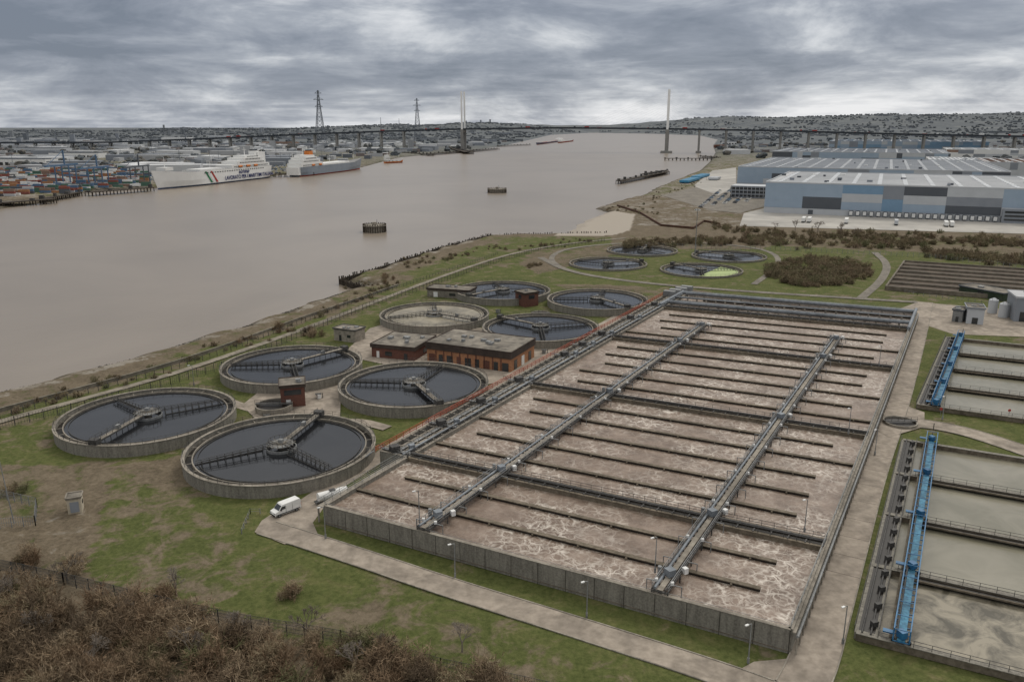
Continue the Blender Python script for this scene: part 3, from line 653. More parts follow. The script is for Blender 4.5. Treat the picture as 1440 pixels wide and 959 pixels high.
# ---------------- ships ----------------
def ship(name,stern,bow,beam,dk,mats,cfg):
    s0=Vector((*G(*stern,-3),-3)); b0=Vector((*G(*bow,-3),-3)); L=(b0-s0).length; d_=(b0-s0).normalized(); l=Vector((-d_.y,d_.x,0))
    m=MB(); hb=beam/2; rz=math.atan2(d_.y,d_.x)
    def T(x,y,z): p=s0+d_*x+l*y; return (p.x,p.y,-3+z)
    st=[]
    for i in range(25):
        f=i/24; x=L*f
        wd=hb*(1 if f<.72 else max(.03,1-((f-.72)/.28)**2.2)); wl=hb*(.96 if f<.6 else max(.01,1-((f-.6)/.39)**1.7) if f<.99 else .01)
        if f<.1: wl*=.7+3*f
        zt=dk+(cfg.get('sheer',4)*max(0,(f-.8)/.2)); xt=x+ (L*.035*max(0,(f-.9)/.1)); st.append((x,xt,wl,wd,zt))
    rows=[]
    for x,xt,wl,wd,zt in st:
        xm=(x+xt)/2
        rows.append([T(x,-wl*.8,-2),T(x,-wl,2),T(xm,-(wl*.4+wd*.6),zt*.45),T(xt,-wd,zt),T(xt,wd,zt),T(xm,(wl*.4+wd*.6),zt*.45),T(x,wl,2),T(x,wl*.8,-2)])
    vs=[p for r in rows for p in r]; f1=[];f2=[];f3=[]
    for i in range(24):
        for j in range(7):
            q_=(i*8+j,(i+1)*8+j,(i+1)*8+j+1,i*8+j+1); (f3 if j==3 else f2 if j in (0,6) else f1).append(q_)
    m.add(vs,f1+[tuple(range(8))[::-1],tuple(range(192,200))],0); m.add(vs,f2,1); m.add(vs,f3,2)
    def bx(x0,x1,z0,z1,wf=.96,mi=3): m.box(T(L*(x0+x1)/2,0,z0),(L*(x1-x0),beam*wf,z1-z0),rz,mi)
    for b_ in cfg['boxes']: bx(*b_)
    def win(x0,x1,z,n,hh=1.2):
        for i in range(n):
            x=L*(x0+(x1-x0)*(i+.5)/n)
            for sg in (-1,1): m.box(T(x,sg*(hb*.97),z),(L*(x1-x0)/n*.55,.5,hh),rz,4)
    for w_ in cfg['wins']: win(*w_)
    for (x,y,z0,z1,r) in cfg['masts']: m.tube(T(L*x,y*hb,z0),T(L*x,y*hb,z1),r,6,5,r*.4); m.beam(T(L*x,y*hb-3,z0+(z1-z0)*.7),T(L*x,y*hb+3,z0+(z1-z0)*.7),.5,.5,5)
    for (x,z,mi) in cfg.get('funnel',[]): m.box(T(L*x,0,z),(L*.05,beam*.35,9),rz,mi); m.box(T(L*x,0,z+9),(L*.04,beam*.25,2),rz,4)
    for (x,z) in cfg.get('boats',[]):
        for sg in (-1,1): m.tube(T(L*x,sg*hb*.98,z),T(L*x+9,sg*hb*.98,z),1.5,8,6)
    for (x0,xo,mi) in cfg.get('stripes',[]):
        w_=L*.016; q_=[T(L*x0,hb*1.004+.1,3),T(L*x0-w_,hb*1.004+.1,3),T(L*(x0-xo)-w_,hb*1.004+.1,dk-.5),T(L*(x0-xo),hb*1.004+.1,dk-.5)]; m.add(q_,[(0,1,2,3)],mi)
    for (x0,x1,z,n) in cfg.get('ports',[]):
        for i in range(n): m.box(T(L*(x0+(x1-x0)*i/n),hb*1.0,z),(L*(x1-x0)/n*.5,.5,1.3),rz,4)
    for sg in (-1,1): m.rail(T(L*.02,sg*hb*.98,0),T(L*.72,sg*hb*.98,0),dk-3,1.3,6,.25,5)
    for i in range(12): m.box(T(L*random.uniform(.1,.7),hb*random.uniform(-.6,.6),dk),(random.uniform(2,6),random.uniform(2,5),random.uniform(1,2.5)),rz,random.choice((2,3,5)))
    o=m.obj(name,mats)
    for (txt,x,z,sz,mt) in cfg.get('text',[]):
        c=bpy.data.curves.new('lettering','FONT'); c.body=txt; c.size=sz; c.extrude=.05; c.offset=.12; c.materials.append(mt)
        t=bpy.data.objects.new('lettering',c); S.collection.objects.link(t)
        M=Matrix.Identity(4); X_=-d_;Y_=Vector((0,0,1));Z_=X_.cross(Y_)
        for i,vv in enumerate((X_,Y_,Z_)):
            for j in range(3): M[j][i]=vv[j]
        p=T(L*x,hb+.35,z)
        for j in range(3): M[j][3]=p[j]
        t.matrix_world=M; t.parent=o
    return o
m_hullw=mat('white_hull',(.8,.8,.78),(.74,.74,.72),.05,.5,.1)
m_antif=mat('boot_topping',(.08,.1,.16),(.05,.07,.12)); m_deckg=mat('deck_grey',(.3,.3,.3),(.22,.22,.22))
m_hullg=mat('grey_hull',(.24,.27,.31),(.2,.23,.27),.05,.5,.15); m_orange=mat('lifeboat_orange',(.6,.2,.05),(.5,.16,.04),stain=.1); m_rhull=mat('red_boot',(.3,.06,.04),(.25,.05,.03))
m_yel=mat('yellow_paint',(.65,.42,.04),(.55,.36,.04)); m_gstripe=mat('green_stripe',(.03,.22,.1),(.03,.18,.08)); m_rstripe=mat('red_stripe',(.42,.05,.04),(.35,.04,.03),stain=.1); m_ltr=mat('blue_lettering',(.02,.03,.14),(.02,.03,.12),stain=.1)
ship('roro_ship',(372,250),(222,267),28,19,[m_hullw,m_antif,m_deckg,m_white,m_glass,m_hullw,m_orange,m_gstripe,m_rstripe,m_yel],
 dict(sheer=5,boxes=[(.02,.42,19,24),(.06,.36,24,29),(.1,.3,29,33),(.14,.26,33,36,.7),(.9,.96,23,27,.5),(.02,.1,24,40,.5,3),(.5,.7,19,21.5,.8)],wins=[(.04,.4,21,22),(.08,.34,26,16),(.12,.28,30.5,10),(.14,.26,34,9)],
 masts=[(.2,0,36,48,.7),(.93,0,26,40,.5),(.3,.4,33,40,.4),(.55,.0,19,30,.4),(.04,.3,24,44,.5)],funnel=[(.1,33,3)],boats=[(.32,21.5),(.24,21.5),(.16,21.5)],stripes=[(.63,-.05,7),(.605,-.05,3),(.58,-.05,8)],ports=[(.1,.7,16,26)],
 text=[('LAVORATO PER I MARITTIMI ITALIANI',.5,4.5,7.6,m_ltr),('euromar',.36,11.5,8,m_ltr)]))
ship('roro_ship',(415,249),(506,238),26,15,[m_hullg,m_rhull,m_deckg,m_white,m_glass,m_white,m_orange,m_hullw],
 dict(sheer=5,boxes=[(.0,.3,15,21),(.02,.26,21,26),(.05,.22,26,30),(.08,.2,30,33,.8),(-.03,0,3,15,.8,3),(.32,.72,15,18,.9,7)],wins=[(.02,.28,17,16),(.03,.24,23,12),(.06,.21,27.5,9)],
 masts=[(.12,0,33,46,.7),(.03,.5,21,38,.8),(.03,-.5,21,38,.8),(.9,0,20,34,.4),(.5,0,18,26,.4)],funnel=[(.2,30,6)],boats=[(.24,17),(.14,17)]))
cfgS=dict(sheer=3,boxes=[(.02,.25,6,14),(.05,.2,14,18)],wins=[(.03,.24,10,6)],masts=[(.15,0,18,26,.4),(.8,0,8,18,.4)])
ship('cargo_ship',(790,199),(755,204),18,7,[m_antif,m_rhull,m_rhull,m_white,m_glass,m_white,m_orange],cfgS)
ship('cargo_ship',(786,201.5),(806,199),16,6,[m_rhull,m_rhull,m_deckg,m_white,m_glass,m_white,m_orange],cfgS)
ship('tug_boat',(541,230),(566,229),9,3.5,[m_orange,m_rhull,m_deckg,m_white,m_glass,m_white,m_orange],cfgS)

# ---------------- bridge ----------------
m=MB(); m_bconc=mat('bridge_concrete',(.26,.255,.24),(.21,.205,.195),.05,.8,.1); m_bwhite=mat('pylon_white',(.85,.85,.83),(.8,.8,.78),.05,.6,.05); m_bdeck=mat('bridge_deck',(.05,.058,.07),(.04,.048,.058),.05,.7,.1); m_cable=mat('bridge_cable',(.5,.52,.54),(.45,.47,.49),.05,.6,.05)
P1=Vector((*G(652,213.4,-3),0));P2=Vector((*G(937,215.3,-3),0)); dv=(P2-P1).normalized(); nv_=Vector((-dv.y,dv.x,0)); span=(P2-P1).length
def dz_(x):
    c=[(-2200,14),(-1300,20),(-900,34),(-520,50),(-260,59),(0,66),(span/2,70),(span,67),(span+260,63),(span+700,52),(span+1100,45),(span+2600,15)]
    return float(np.interp(x,[a for a,_ in c],[b for _,b in c]))
def bp(x,o,z):
    p=P1+dv*x+nv_*o; return (p.x,p.y,z)
xsb=np.linspace(-2200,span+2600,90)
for a_,b_ in zip(xsb,xsb[1:]):
    m.beam(bp(a_,0,dz_(a_)),bp(b_,0,dz_(b_)),19,4.2,2)
    for o in (-10,10): m.beam(bp(a_,o,dz_(a_)+2.4),bp(b_,o,dz_(b_)+2.4),.5,1.3,2)
for x in list(np.arange(-2150,-130,78))+list(np.arange(span+95,span+2500,78)):
    z=dz_(x); nr=-420<x<span+300
    for o in (-6,6): m.beam(bp(x,o,-6),bp(x,o,z-1),6.5 if nr else 4,5,0)
    m.beam(bp(x,-9,z-3.4),bp(x,9,z-3.4),4 if not nr else 8,2.6,0)
    if nr: m.box(bp(x,0,-5),(16,28,8),math.atan2(dv.y,dv.x),0)
for x in (0,span):
    for o in (-17,17):
        m.beam(bp(x,o,-6),bp(x,o,66),8.5,9,0); m.beam(bp(x,o,66),bp(x,o,181),5.6,5.6,1)
    m.beam(bp(x,-17,60),bp(x,17,60),5,5,0); m.box(bp(x,0,-6),(34,62,9),math.atan2(dv.y,dv.x),0)
    for sd in (-1,1):
        for k_ in range(1,15):
            for o in (-14,14): m.beam(bp(x,o,100+k_*5.5),bp(x+sd*k_*(span/2-8)/14.5,o*.75,dz_(x+sd*k_*(span/2-8)/14.5)+1),.16,.16,4)
for x in np.arange(-900,span+1200,37):
    if random.random()<.6: m.box(bp(x,random.choice((-5,5)),dz_(x)+2.1),(random.choice((5,14)),2.6,random.choice((1.6,3.8))),0,random.choice((1,2,3)))
m.obj('cable_stayed_bridge',[m_bconc,m_bwhite,m_bdeck,m_rstripe,m_cable])
m_lat=mat('lattice_steel',(.22,.24,.27),(.19,.21,.24),.05)
def lattice(u,ydist,h,wb,name='electricity_pylon',arms=True,w=None):
    x=(u-720)/F*ydist*1.035; m=MB(); n=14; w=w or (.9 if h>100 else .35)
    lv=[(wb/2*(1-i/n)**1.3+wb*.05,h*i/n) for i in range(n+1)]
    for (r0,z0),(r1,z1) in zip(lv,lv[1:]):
        c0=[(x+sx*r0,ydist+sy*r0,z0) for sx,sy in ((-1,-1),(1,-1),(1,1),(-1,1))];c1=[(x+sx*r1,ydist+sy*r1,z1) for sx,sy in ((-1,-1),(1,-1),(1,1),(-1,1))]
        for i in range(4):
            j=(i+1)%4; m.beam(c0[i],c1[i],w*1.5,w*1.5); m.beam(c0[i],c1[j],w,w); m.beam(c0[j],c1[i],w,w); m.beam(c1[i],c1[j],w,w)
    if arms:
        for f,l in ((.72,.14),(.84,.18),(.95,.12)): m.beam((x-l*h*.5,ydist,h*f),(x+l*h*.5,ydist,h*f),w*2,w*2); m.beam((x-l*h*.5,ydist,h*f),(x,ydist,h*f+h*.04),w,w); m.beam((x+l*h*.5,ydist,h*f),(x,ydist,h*f+h*.04),w,w)
    m.obj(name,[m_lat])
lattice(468,3000,200,38); lattice(596,4000,205,36)
for u,y,h in ((548,5200,130),(572,5400,125),(698,5500,100),(1424,2600,120),(290,3400,60),(120,3900,60),(1395,3200,60)): lattice(u,y,h,h*.08,'crane_mast' if h>90 else 'electricity_pylon',False,.5)
# ---------------- distant town, tanks, trees ----------------
tm=[mat('town_white',(.6,.61,.62),(.5,.51,.52),.02,stain=.1),mat('town_grey',(.26,.28,.31),(.21,.23,.26),.02,stain=.1),mat('town_brown',(.23,.19,.175),(.17,.145,.14),.02,stain=.1),mat('town_slate',(.15,.165,.185),(.12,.135,.155),.02,stain=.1),mat('town_pale',(.42,.43,.44),(.36,.37,.38),.02,stain=.1),m_lblue,mat('town_haze_light',(.25,.265,.28),(.22,.235,.25),.02,stain=.1),mat('town_haze_dark',(.15,.165,.18),(.13,.145,.16),.02,stain=.1)]  # last two tones: distance haze put into the far house colours
m=MB(); NT=15000; xx=rng.uniform(-7000,8500,NT); yy=1350+rng.random(NT)**1.25*9500
dd=dseg(xx,yy,RIV); okm=(~pip(xx,yy,RIV))&(dd>40)&(np.abs(xx)<yy*.8); hh_=hillf(xx,yy,dd)
dens=np.sin(xx/420+1)*np.sin(yy/510)+.6*np.sin(xx/150+yy/210)
for x,y,k_,z,dn_ in zip(xx,yy,okm,hh_,dens):
    if not k_: continue
    if x>0 and y<2300: continue
    if y>3500 and dn_<(.1 if x<0 else .35): continue
    big_=random.random()<(.24 if x<0 and y<5000 else .05); L=random.uniform(40,120) if big_ else random.uniform(12,40); W=random.uniform(25,60) if big_ else random.uniform(9,16); hh=random.uniform(7,14) if big_ else random.uniform(6,10)
    if x<0 and random.random()<.012: L,W,hh=18,18,random.uniform(25,45)
    rz=random.choice((.1,.25,-.2,1.6)); mi=random.choice((0,1,4,4,0,1)) if big_ else random.choice((1,2,0,3,4,4))
    tp=random.choice((1,3,4,2,0)) if not big_ else mi
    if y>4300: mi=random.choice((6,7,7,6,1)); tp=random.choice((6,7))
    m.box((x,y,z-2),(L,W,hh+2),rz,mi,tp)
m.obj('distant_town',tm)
for u,v,L,W,h,mt,tp in ((5,232,210,40,12,m_white,m_greyd),(60,215,160,40,14,m_greyl,m_greyd),(110,222,130,35,12,m_white,m_greyd),(250,200,140,50,22,m_white,m_wroof),(310,196,120,60,20,m_greyl,m_greyl),(170,208,150,50,12,m_greym,m_groof),(20,207,200,60,12,m_greyl,m_groof),(395,205,140,40,14,m_broof,m_broof),(230,215,60,30,10,m_greyd,m_greyd),(60,226,140,30,12,m_greyl,m_wroof),(140,203,180,60,12,m_greyl,m_wroof),(40,198,260,80,14,m_greym,m_wroof),(1012,208,40,30,10,m_dbrick,m_broof),(1025,203,60,30,10,m_white,m_groof)):
    c=G(u,v); m=MB(); m.box((c[0],c[1],-.5),(L,W,h),-.1,0,1); m.box((c[0],c[1],h-.5),(L*.96,W*.3,1.5),-.1,1)
    for i in range(int(L/12)): m.box((c[0]-L/2+6+i*12,c[1]-W/2-.3+ (L/2-6-i*12)*math.sin(.1),0),(7,1.2,h*.5),-.1,2)
    m.obj('port_warehouse',[mt,tp,m_glass])
tpos=[(215,214,14),(232,211,14),(330,213,15),(346,213,15),(362,213,15),(378,212,15),(394,210,15),(425,212,16),(448,211,17),(468,209,17),(492,208,18),(515,207,18),(530,206,16),(300,206,16),(320,204,16),(560,205,16),(590,205,14),(455,204,18),(480,203,18),(505,202,18),(412,214,12),(438,215,12),(462,214,12),(545,210,14)]
for u,v,r in tpos:
    c=G(u,v); m=MB(); m.tube((c[0],c[1],-.5),(c[0],c[1],r*.85),r,28,0); m.tube((c[0],c[1],r*.85),(c[0],c[1],r),r,28,1,.5); m.ring(c,r,r+.5,r*.83,r*.87,28,1)
    for i in range(9):
        t=math.pi+i*.3; m.beam((c[0]+r*math.cos(t),c[1]+r*math.sin(t),i*r*.09),(c[0]+r*math.cos(t+.3),c[1]+r*math.sin(t+.3),(i+1)*r*.09),.8,.3,2)
    m.obj('storage_tank',[m_hullw if random.random()<.7 else m_greyl,m_greyl,m_dsteel])
m=MB(); cm=[mat('container_red',(.26,.09,.07),stain=.1),mat('container_blue',(.1,.17,.27),stain=.1),m_white,mat('container_orange',(.36,.18,.09),stain=.1),m_greyd,m_greyl,m_broof,mat('container_green',(.08,.16,.12),stain=.1)]
seen=set()
for i in range(1900):
    u=random.uniform(-80,205); v=random.uniform(236,272)+max(0,(60-u))*.08; c=G(u,v)
    if not landat(*c): continue
    gx=round(c[0]/14)*14; gy=round(c[1]/9)*9
    if (gx,gy) in seen: continue
    seen.add((gx,gy))
    for lvl in range(random.choice((1,1,2,2,3))): m.box((gx,gy,2.62*lvl),(12.2,2.5,2.6),0,random.randrange(8))
m.obj('container_stack',cm)
m=MB(); seen=set()
for i in range(2000):
    u=random.uniform(150,420); v=random.uniform(222,256); c=G(u,v)
    if not landat(*c) or v>262-(u-150)*.07: continue
    gx=round(c[0]/3.2)*3.2; gy=round(c[1]/14)*14
    if (gx,gy) in seen: continue
    seen.add((gx,gy)); m.box((gx,gy,.3),(2,4.6,1.1),0,random.choice((2,4,5,4,5,1))); m.box((gx,gy,1.4),(1.7,2.4,.5),0,4)
m.obj('parked_car_rows',cm)
for u,v,h in ((95,262,45),(140,262,40),(198,258,38)):
    c=G(u,v); m=MB()
    for dx in (-9,9):
        for dy in (-8,8): m.beam((c[0]+dx,c[1]+dy,0),(c[0]+dx,c[1]+dy,h*.6),1.2,1.2)
    m.beam((c[0],c[1]-45,h*.6),(c[0],c[1]+30,h*.6),3,2); m.beam((c[0],c[1],h*.6),(c[0],c[1],h),1.5,1.5); m.beam((c[0],c[1],h),(c[0],c[1]-40,h*.62),.5,.5); m.obj('port_crane',[cm[1] if u<150 else m_greyd])
m=MB()
for i in range(90):
    u=random.uniform(-60,620); v=random.uniform(198,240); c=G(u,v)
    if landat(*c): m.tube((c[0],c[1],0),(c[0],c[1],random.uniform(18,30)),.5,5,0,.3)
m.obj('port_light_masts',[m_lat])
def clumps(name,pts,mats,szr,flat=.7,sub=3):
    m=MB()
    for (x,y,z) in pts:
        for k_ in range(sub):
            r=random.uniform(*szr); cx_,cy_,cz=x+random.gauss(0,r*.7),y+random.gauss(0,r*.7),z+r*flat*.6
            vs=[]
            for lat in (-.6,.25,.8):
                rr=math.cos(lat)
                for j in range(6):
                    t=j*math.pi/3+lat; q_=random.uniform(.65,1.25); vs.append((cx_+r*rr*q_*math.cos(t),cy_+r*rr*q_*math.sin(t),cz+r*flat*math.sin(lat)*q_))
            vs.append((cx_+random.uniform(-.3,.3)*r,cy_,cz+r*flat*random.uniform(.9,1.3)))
            fs=[(a*6+j,a*6+(j+1)%6,(a+1)*6+(j+1)%6,(a+1)*6+j) for a in range(2) for j in range(6)]+[(12+j,12+(j+1)%6,18) for j in range(6)]
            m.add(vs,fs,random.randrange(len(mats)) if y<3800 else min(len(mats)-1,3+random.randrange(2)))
    return m.obj(name,mats)
dmat=[mat('far_woodland',(.1,.104,.1),(.08,.085,.083),.02,stain=.1),mat('far_woodland_dark',(.07,.077,.08),(.06,.066,.068),.02,stain=.1),mat('far_scrub',(.13,.122,.108),(.1,.096,.087),.02,stain=.1),mat('hazy_woodland',(.105,.118,.13),(.095,.107,.118),.02,stain=.1),mat('hazy_woodland_dark',(.085,.098,.112),(.078,.09,.103),.02,stain=.1)]  # hazy tones have the distance haze mixed into their base colour
NT=16000; xx=rng.uniform(-6000,8000,NT); yy=1500+rng.random(NT)**1.1*9000; dd=dseg(xx,yy,RIV); okm=(~pip(xx,yy,RIV))&(dd>25)&(np.abs(xx)<yy*.8)&~((xx>0)&(xx<700)&(yy<1900))
keep=np.sin(xx/170)*np.sin(yy/230)+.5*np.sin(xx/61+yy/90)>-.05; zz=hillf(xx,yy,dd)
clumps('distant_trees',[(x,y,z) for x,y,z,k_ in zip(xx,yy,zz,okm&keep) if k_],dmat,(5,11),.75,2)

# ---------------- bare shrubs & trees (twig meshes) ----------------
def twig_tri(V,Fc,p,q,w):
    d_=q-p; s=np.cross(d_,rng.normal(size=3)); s/=np.linalg.norm(s)+1e-9; o=len(V); V.extend([p-s*w/2,p+s*w/2,q]); Fc.append((o,o+1,o+2))
def bush_mesh(h,rad,stems=26,wm_=1.0):
    V=[];Fc=[]
    for i in range(stems):
        b0=np.array([*(rng.normal(size=2)*rad*.25),0.]); t=rng.uniform(0,6.28); el=rng.uniform(.45,1.5)
        tip=np.array([math.cos(t)*math.cos(el)*rad*1.1,math.sin(t)*math.cos(el)*rad*1.1,h*math.sin(el)])*rng.uniform(.7,1.1)+b0*.5
        twig_tri(V,Fc,b0,tip,.12*wm_)
        for j in range(12):
            f=rng.uniform(.25,1); p=b0+(tip-b0)*f; q_=p+(tip-b0)/np.linalg.norm(tip-b0)*h*.16+rng.normal(size=3)*h*.13; twig_tri(V,Fc,p,q_,.075*wm_)
            for k_ in range(4):
                p2=p+(q_-p)*rng.uniform(.3,1); q2=p2+(q_-p)*.3+rng.normal(size=3)*h*.075; twig_tri(V,Fc,p2,q2,.055*wm_)
    me=bpy.data.meshes.new('twigs'); me.from_pydata([tuple(v) for v in V],[],Fc); return me
def tree_mesh(h):
    m=MB()
    def rec(p,d_,L,r,lev):
        q_=p+d_*L; m.tube(tuple(p),tuple(q_),r,4 if lev>1 else 6,0,r*.65)
        if lev==5: return
        for k_ in range(3 if lev<4 else 4):
            nd=(d_+Vector(rng.normal(size=3))*(.38+.05*lev)); nd.z+=.12; nd.normalize(); rec(p.lerp(q_,random.uniform(.6,1)),nd,L*random.uniform(.6,.8),max(r*.6,.022),lev+1)
    rec(Vector((0,0,-.2)),Vector((0,0,1)),h*.26,h*.022,0)
    me=bpy.data.meshes.new('tree'); me.from_pydata(m.v,[],m.f); return me
def twigmat(name,stops):
    m,nt,b=newmat(name); oi=N(nt,'ShaderNodeObjectInfo'); col=ramp(nt,oi.outputs['Random'],stops)
    n1=noise(nt,objco(nt),1.2,2); col=mix(nt,.6,col,ramp(nt,n1,[(.3,(.3,.3,.3)),(.7,(1.0,.97,.95))]),'MULTIPLY'); nt.links.new(col,b.inputs['Base Color']); b.inputs['Roughness'].default_value=.9; b.inputs['Specular IOR Level'].default_value=.1; return m
m_tw=twigmat('bare_twigs',[(0,(.2,.135,.085)),(.25,(.34,.25,.165)),(.45,(.13,.1,.07)),(.65,(.27,.2,.13)),(.85,(.44,.35,.24)),(1,(.14,.15,.07))])
m_tw2=twigmat('winter_scrub_twigs',[(0,(.3,.23,.16)),(.4,(.22,.19,.12)),(.7,(.34,.28,.18)),(1,(.2,.21,.11))])
m_tr=twigmat('bark',[(0,(.22,.19,.155)),(1,(.32,.28,.24))])
bushes=[bush_mesh(random.uniform(2.6,3.4),random.uniform(1.8,2.6)) for _ in range(6)]
for b_ in bushes: b_.materials.append(m_tw)
fbush=[bush_mesh(random.uniform(2.0,2.6),random.uniform(1.8,2.4),16,2.6) for _ in range(4)]
for b_ in fbush: b_.materials.append(m_tw2)
trees=[tree_mesh(8) for _ in range(4)]
for b_ in trees: b_.materials.append(m_tr)
def inst(name,mesh_list,places,scr):
    e=bpy.data.objects.new(name,None); S.collection.objects.link(e)
    for (x,y) in places:
        o=bpy.data.objects.new('shrub',random.choice(mesh_list)); S.collection.objects.link(o); o.parent=e; o.location=(x,y,-.15); o.rotation_euler=(0,0,random.uniform(0,6.28)); s=random.uniform(*scr); o.scale=(s*random.uniform(.85,1.3),s*random.uniform(.85,1.3),s)
sp=np.array(PZ([(-250,835),(0,830),(100,846),(200,870),(330,885),(480,918),(600,945),(700,965),(820,985),(820,1160),(-250,1160)]))
pl=[]
while len(pl)<480:
    x=random.uniform(sp[:,0].min(),sp[:,0].max()); y=random.uniform(sp[:,1].min(),sp[:,1].max())
    if pip(np.array([x]),np.array([y]),sp)[0] and y>78 and math.sin(x*.35)*math.sin(y*.4)>-.75: pl.append((x,y))
inst('bare_scrub',bushes,pl,(.55,1.75))
pl=[G(u+random.gauss(0,7),v+random.gauss(0,3)) for u,v in [(438,470)]*9+[(40,790)]*7+[(410,840)]*5+[(230,845)]*6+[(100,800)]*5+[(345,477)]*3+[(545,395)]*4+[(395,465)]*6+[(20,690)]*5]
inst('bare_shrubs',bushes,pl,(.35,1.1))
pts=[]
def belt(px0,px1,n,sp_):
    for i in range(n):
        t=random.random(); u=px0[0]+(px1[0]-px0[0])*t; v=px0[1]+(px1[1]-px0[1])*t+random.gauss(0,sp_); c=G(u,v); pts.append(c)
belt((880,345),(1100,338),150,2.5); belt((1090,340),(1300,345),90,4); belt((1300,358),(1500,372),150,3); belt((1080,330),(1500,345),170,4); belt((1000,320),(1100,335),30,4)
inst('scrub_belt',fbush,pts,(.7,1.7))
pts=[]
for i in range(330):
    t=random.uniform(0,2*math.pi); r=math.sqrt(random.random()); c=G(1150+74*r*math.cos(t),384+20*r*math.sin(t)); pts.append(c)
inst('scrub_mound',fbush,pts,(.7,1.5))
pts=[]; belt((905,285),(1010,245),30,4); belt((850,292),(930,300),25,3); belt((560,375),(700,348),38,3); belt((700,350),(840,338),30,2); belt((480,405),(560,395),12,4); belt((740,376),(760,372),12,1); belt((0,585),(420,462),40,5); belt((420,455),(560,400),25,4)
inst('bank_scrub',fbush,pts,(.35,.8))
for u,v,s in ((248,838,1.0),(95,818,1.05),(650,915,.95),(432,900,1.15),(20,850,1.1),(545,925,.9),(180,870,1.0),(340,900,1.0),(60,905,1.1),(270,930,1.1),(500,950,1.0),(130,940,1.1),(1118,325,1.6),(1150,326,1.9),(1182,330,1.7),(1205,333,1.3),(1438,345,1.6),(1090,322,1.2)):
    o=bpy.data.objects.new('bare_tree',random.choice(trees)); S.collection.objects.link(o); x,y=G(u,v); o.location=(x,y,0); o.scale=(s,s,s*random.uniform(.85,1.05)); o.rotation_euler=(0,0,random.uniform(0,6))

# ---------------- fences ----------------
def fence(px,h=2.4,step=3,name='security_fence',mt=None,pale=0,wr=4,w=.07):
    m=MB(); pts=[G(u,v) for u,v in px]
    for a_,b_ in zip(pts,pts[1:]):
        L=math.dist(a_,b_); k=max(1,int(L/step))
        for i in range(k+1):
            x,y=a_[0]+(b_[0]-a_[0])*i/k,a_[1]+(b_[1]-a_[1])*i/k; m.beam((x,y,-.2),(x,y,h),.14,.14)
        for j in range(wr): m.beam((*a_,h*(j+1)/wr-.05),(*b_,h*(j+1)/wr-.05),w*.6,w*.6)
        if pale:
            n=int(L/pale)
            for i in range(n):
                x,y=a_[0]+(b_[0]-a_[0])*i/n,a_[1]+(b_[1]-a_[1])*i/n; m.beam((x,y,.1),(x,y,h),.05,.05)
    m.obj(name,[mt or m_steel])
fence([(-250,690),(0,603),(120,575),(240,540),(335,512),(430,470),(520,432),(600,405),(690,372),(760,352),(850,340)],2.6,3,pale=.7,mt=m_dsteel)
fence([(-250,672),(0,588),(110,557),(230,524),(325,493),(430,452),(520,418),(600,392),(700,358)],1.6,3,mt=m_dsteel)
fence([(-200,770),(0,803),(90,822),(200,850),(330,880),(480,905),(620,945),(800,985)],2.4,2.7,pale=.22,mt=m_dsteel)
fence([(0,700),(52,712),(50,738),(0,742)],2,2,pale=.4,wr=2)
fence([(340,750),(352,722),(366,722)],1.1,2,'handrail',m_steel,0,2)
fence([(880,345),(1000,350),(1090,352),(1300,362),(1500,385)],2.4,3)
fence([(1250,405),(1290,415),(1500,440)],1.2,2.5,wr=2)
# ---------------- lamps / masts ----------------
def lamp(u,v,z=0,h=6.5,name='street_lamp'):
    x,y=G(u,v,z); m=MB(); m.tube((x,y,z),(x,y,z+h),.11,8,0,.07); m.beam((x,y,z+h),(x-.7,y-.4,z+h+.12),.09,.09); m.box((x-.8,y-.45,z+h+.02),(.6,.3,.16),.5,1); m.box((x,y,z),(.3,.3,.9),0); m.obj(name,[m_steel,m_white])
for u,v,z in ((640,812,0),(825,868,0),(1052,932,0),(458,757,0),(590,735,4),(921,805,4),(1131,748,4),(1193,610,4),(1236,515,4),(273,543,0),(700,425,0),(1325,590,0),(1230,640,0),(1185,905,0)): lamp(u,v,z)
x,y=G(977,362); m=MB(); m.tube((x,y,0),(x,y,29),.3,8,0,.15); m.ring((x,y),.3,1.5,28,28.3,12,0)
for i in range(6): t=i*math.pi/3; m.box((x+1.4*math.cos(t),y+1.4*math.sin(t),27.6),(.7,.7,.5),t,1)
m.obj('floodlight_mast',[m_steel,m_white])
x,y=G(20,736); m=MB(); m.tube((x,y,0),(x-1,y,19),.12,6,0,.05); m.obj('antenna_mast',[m_steel])
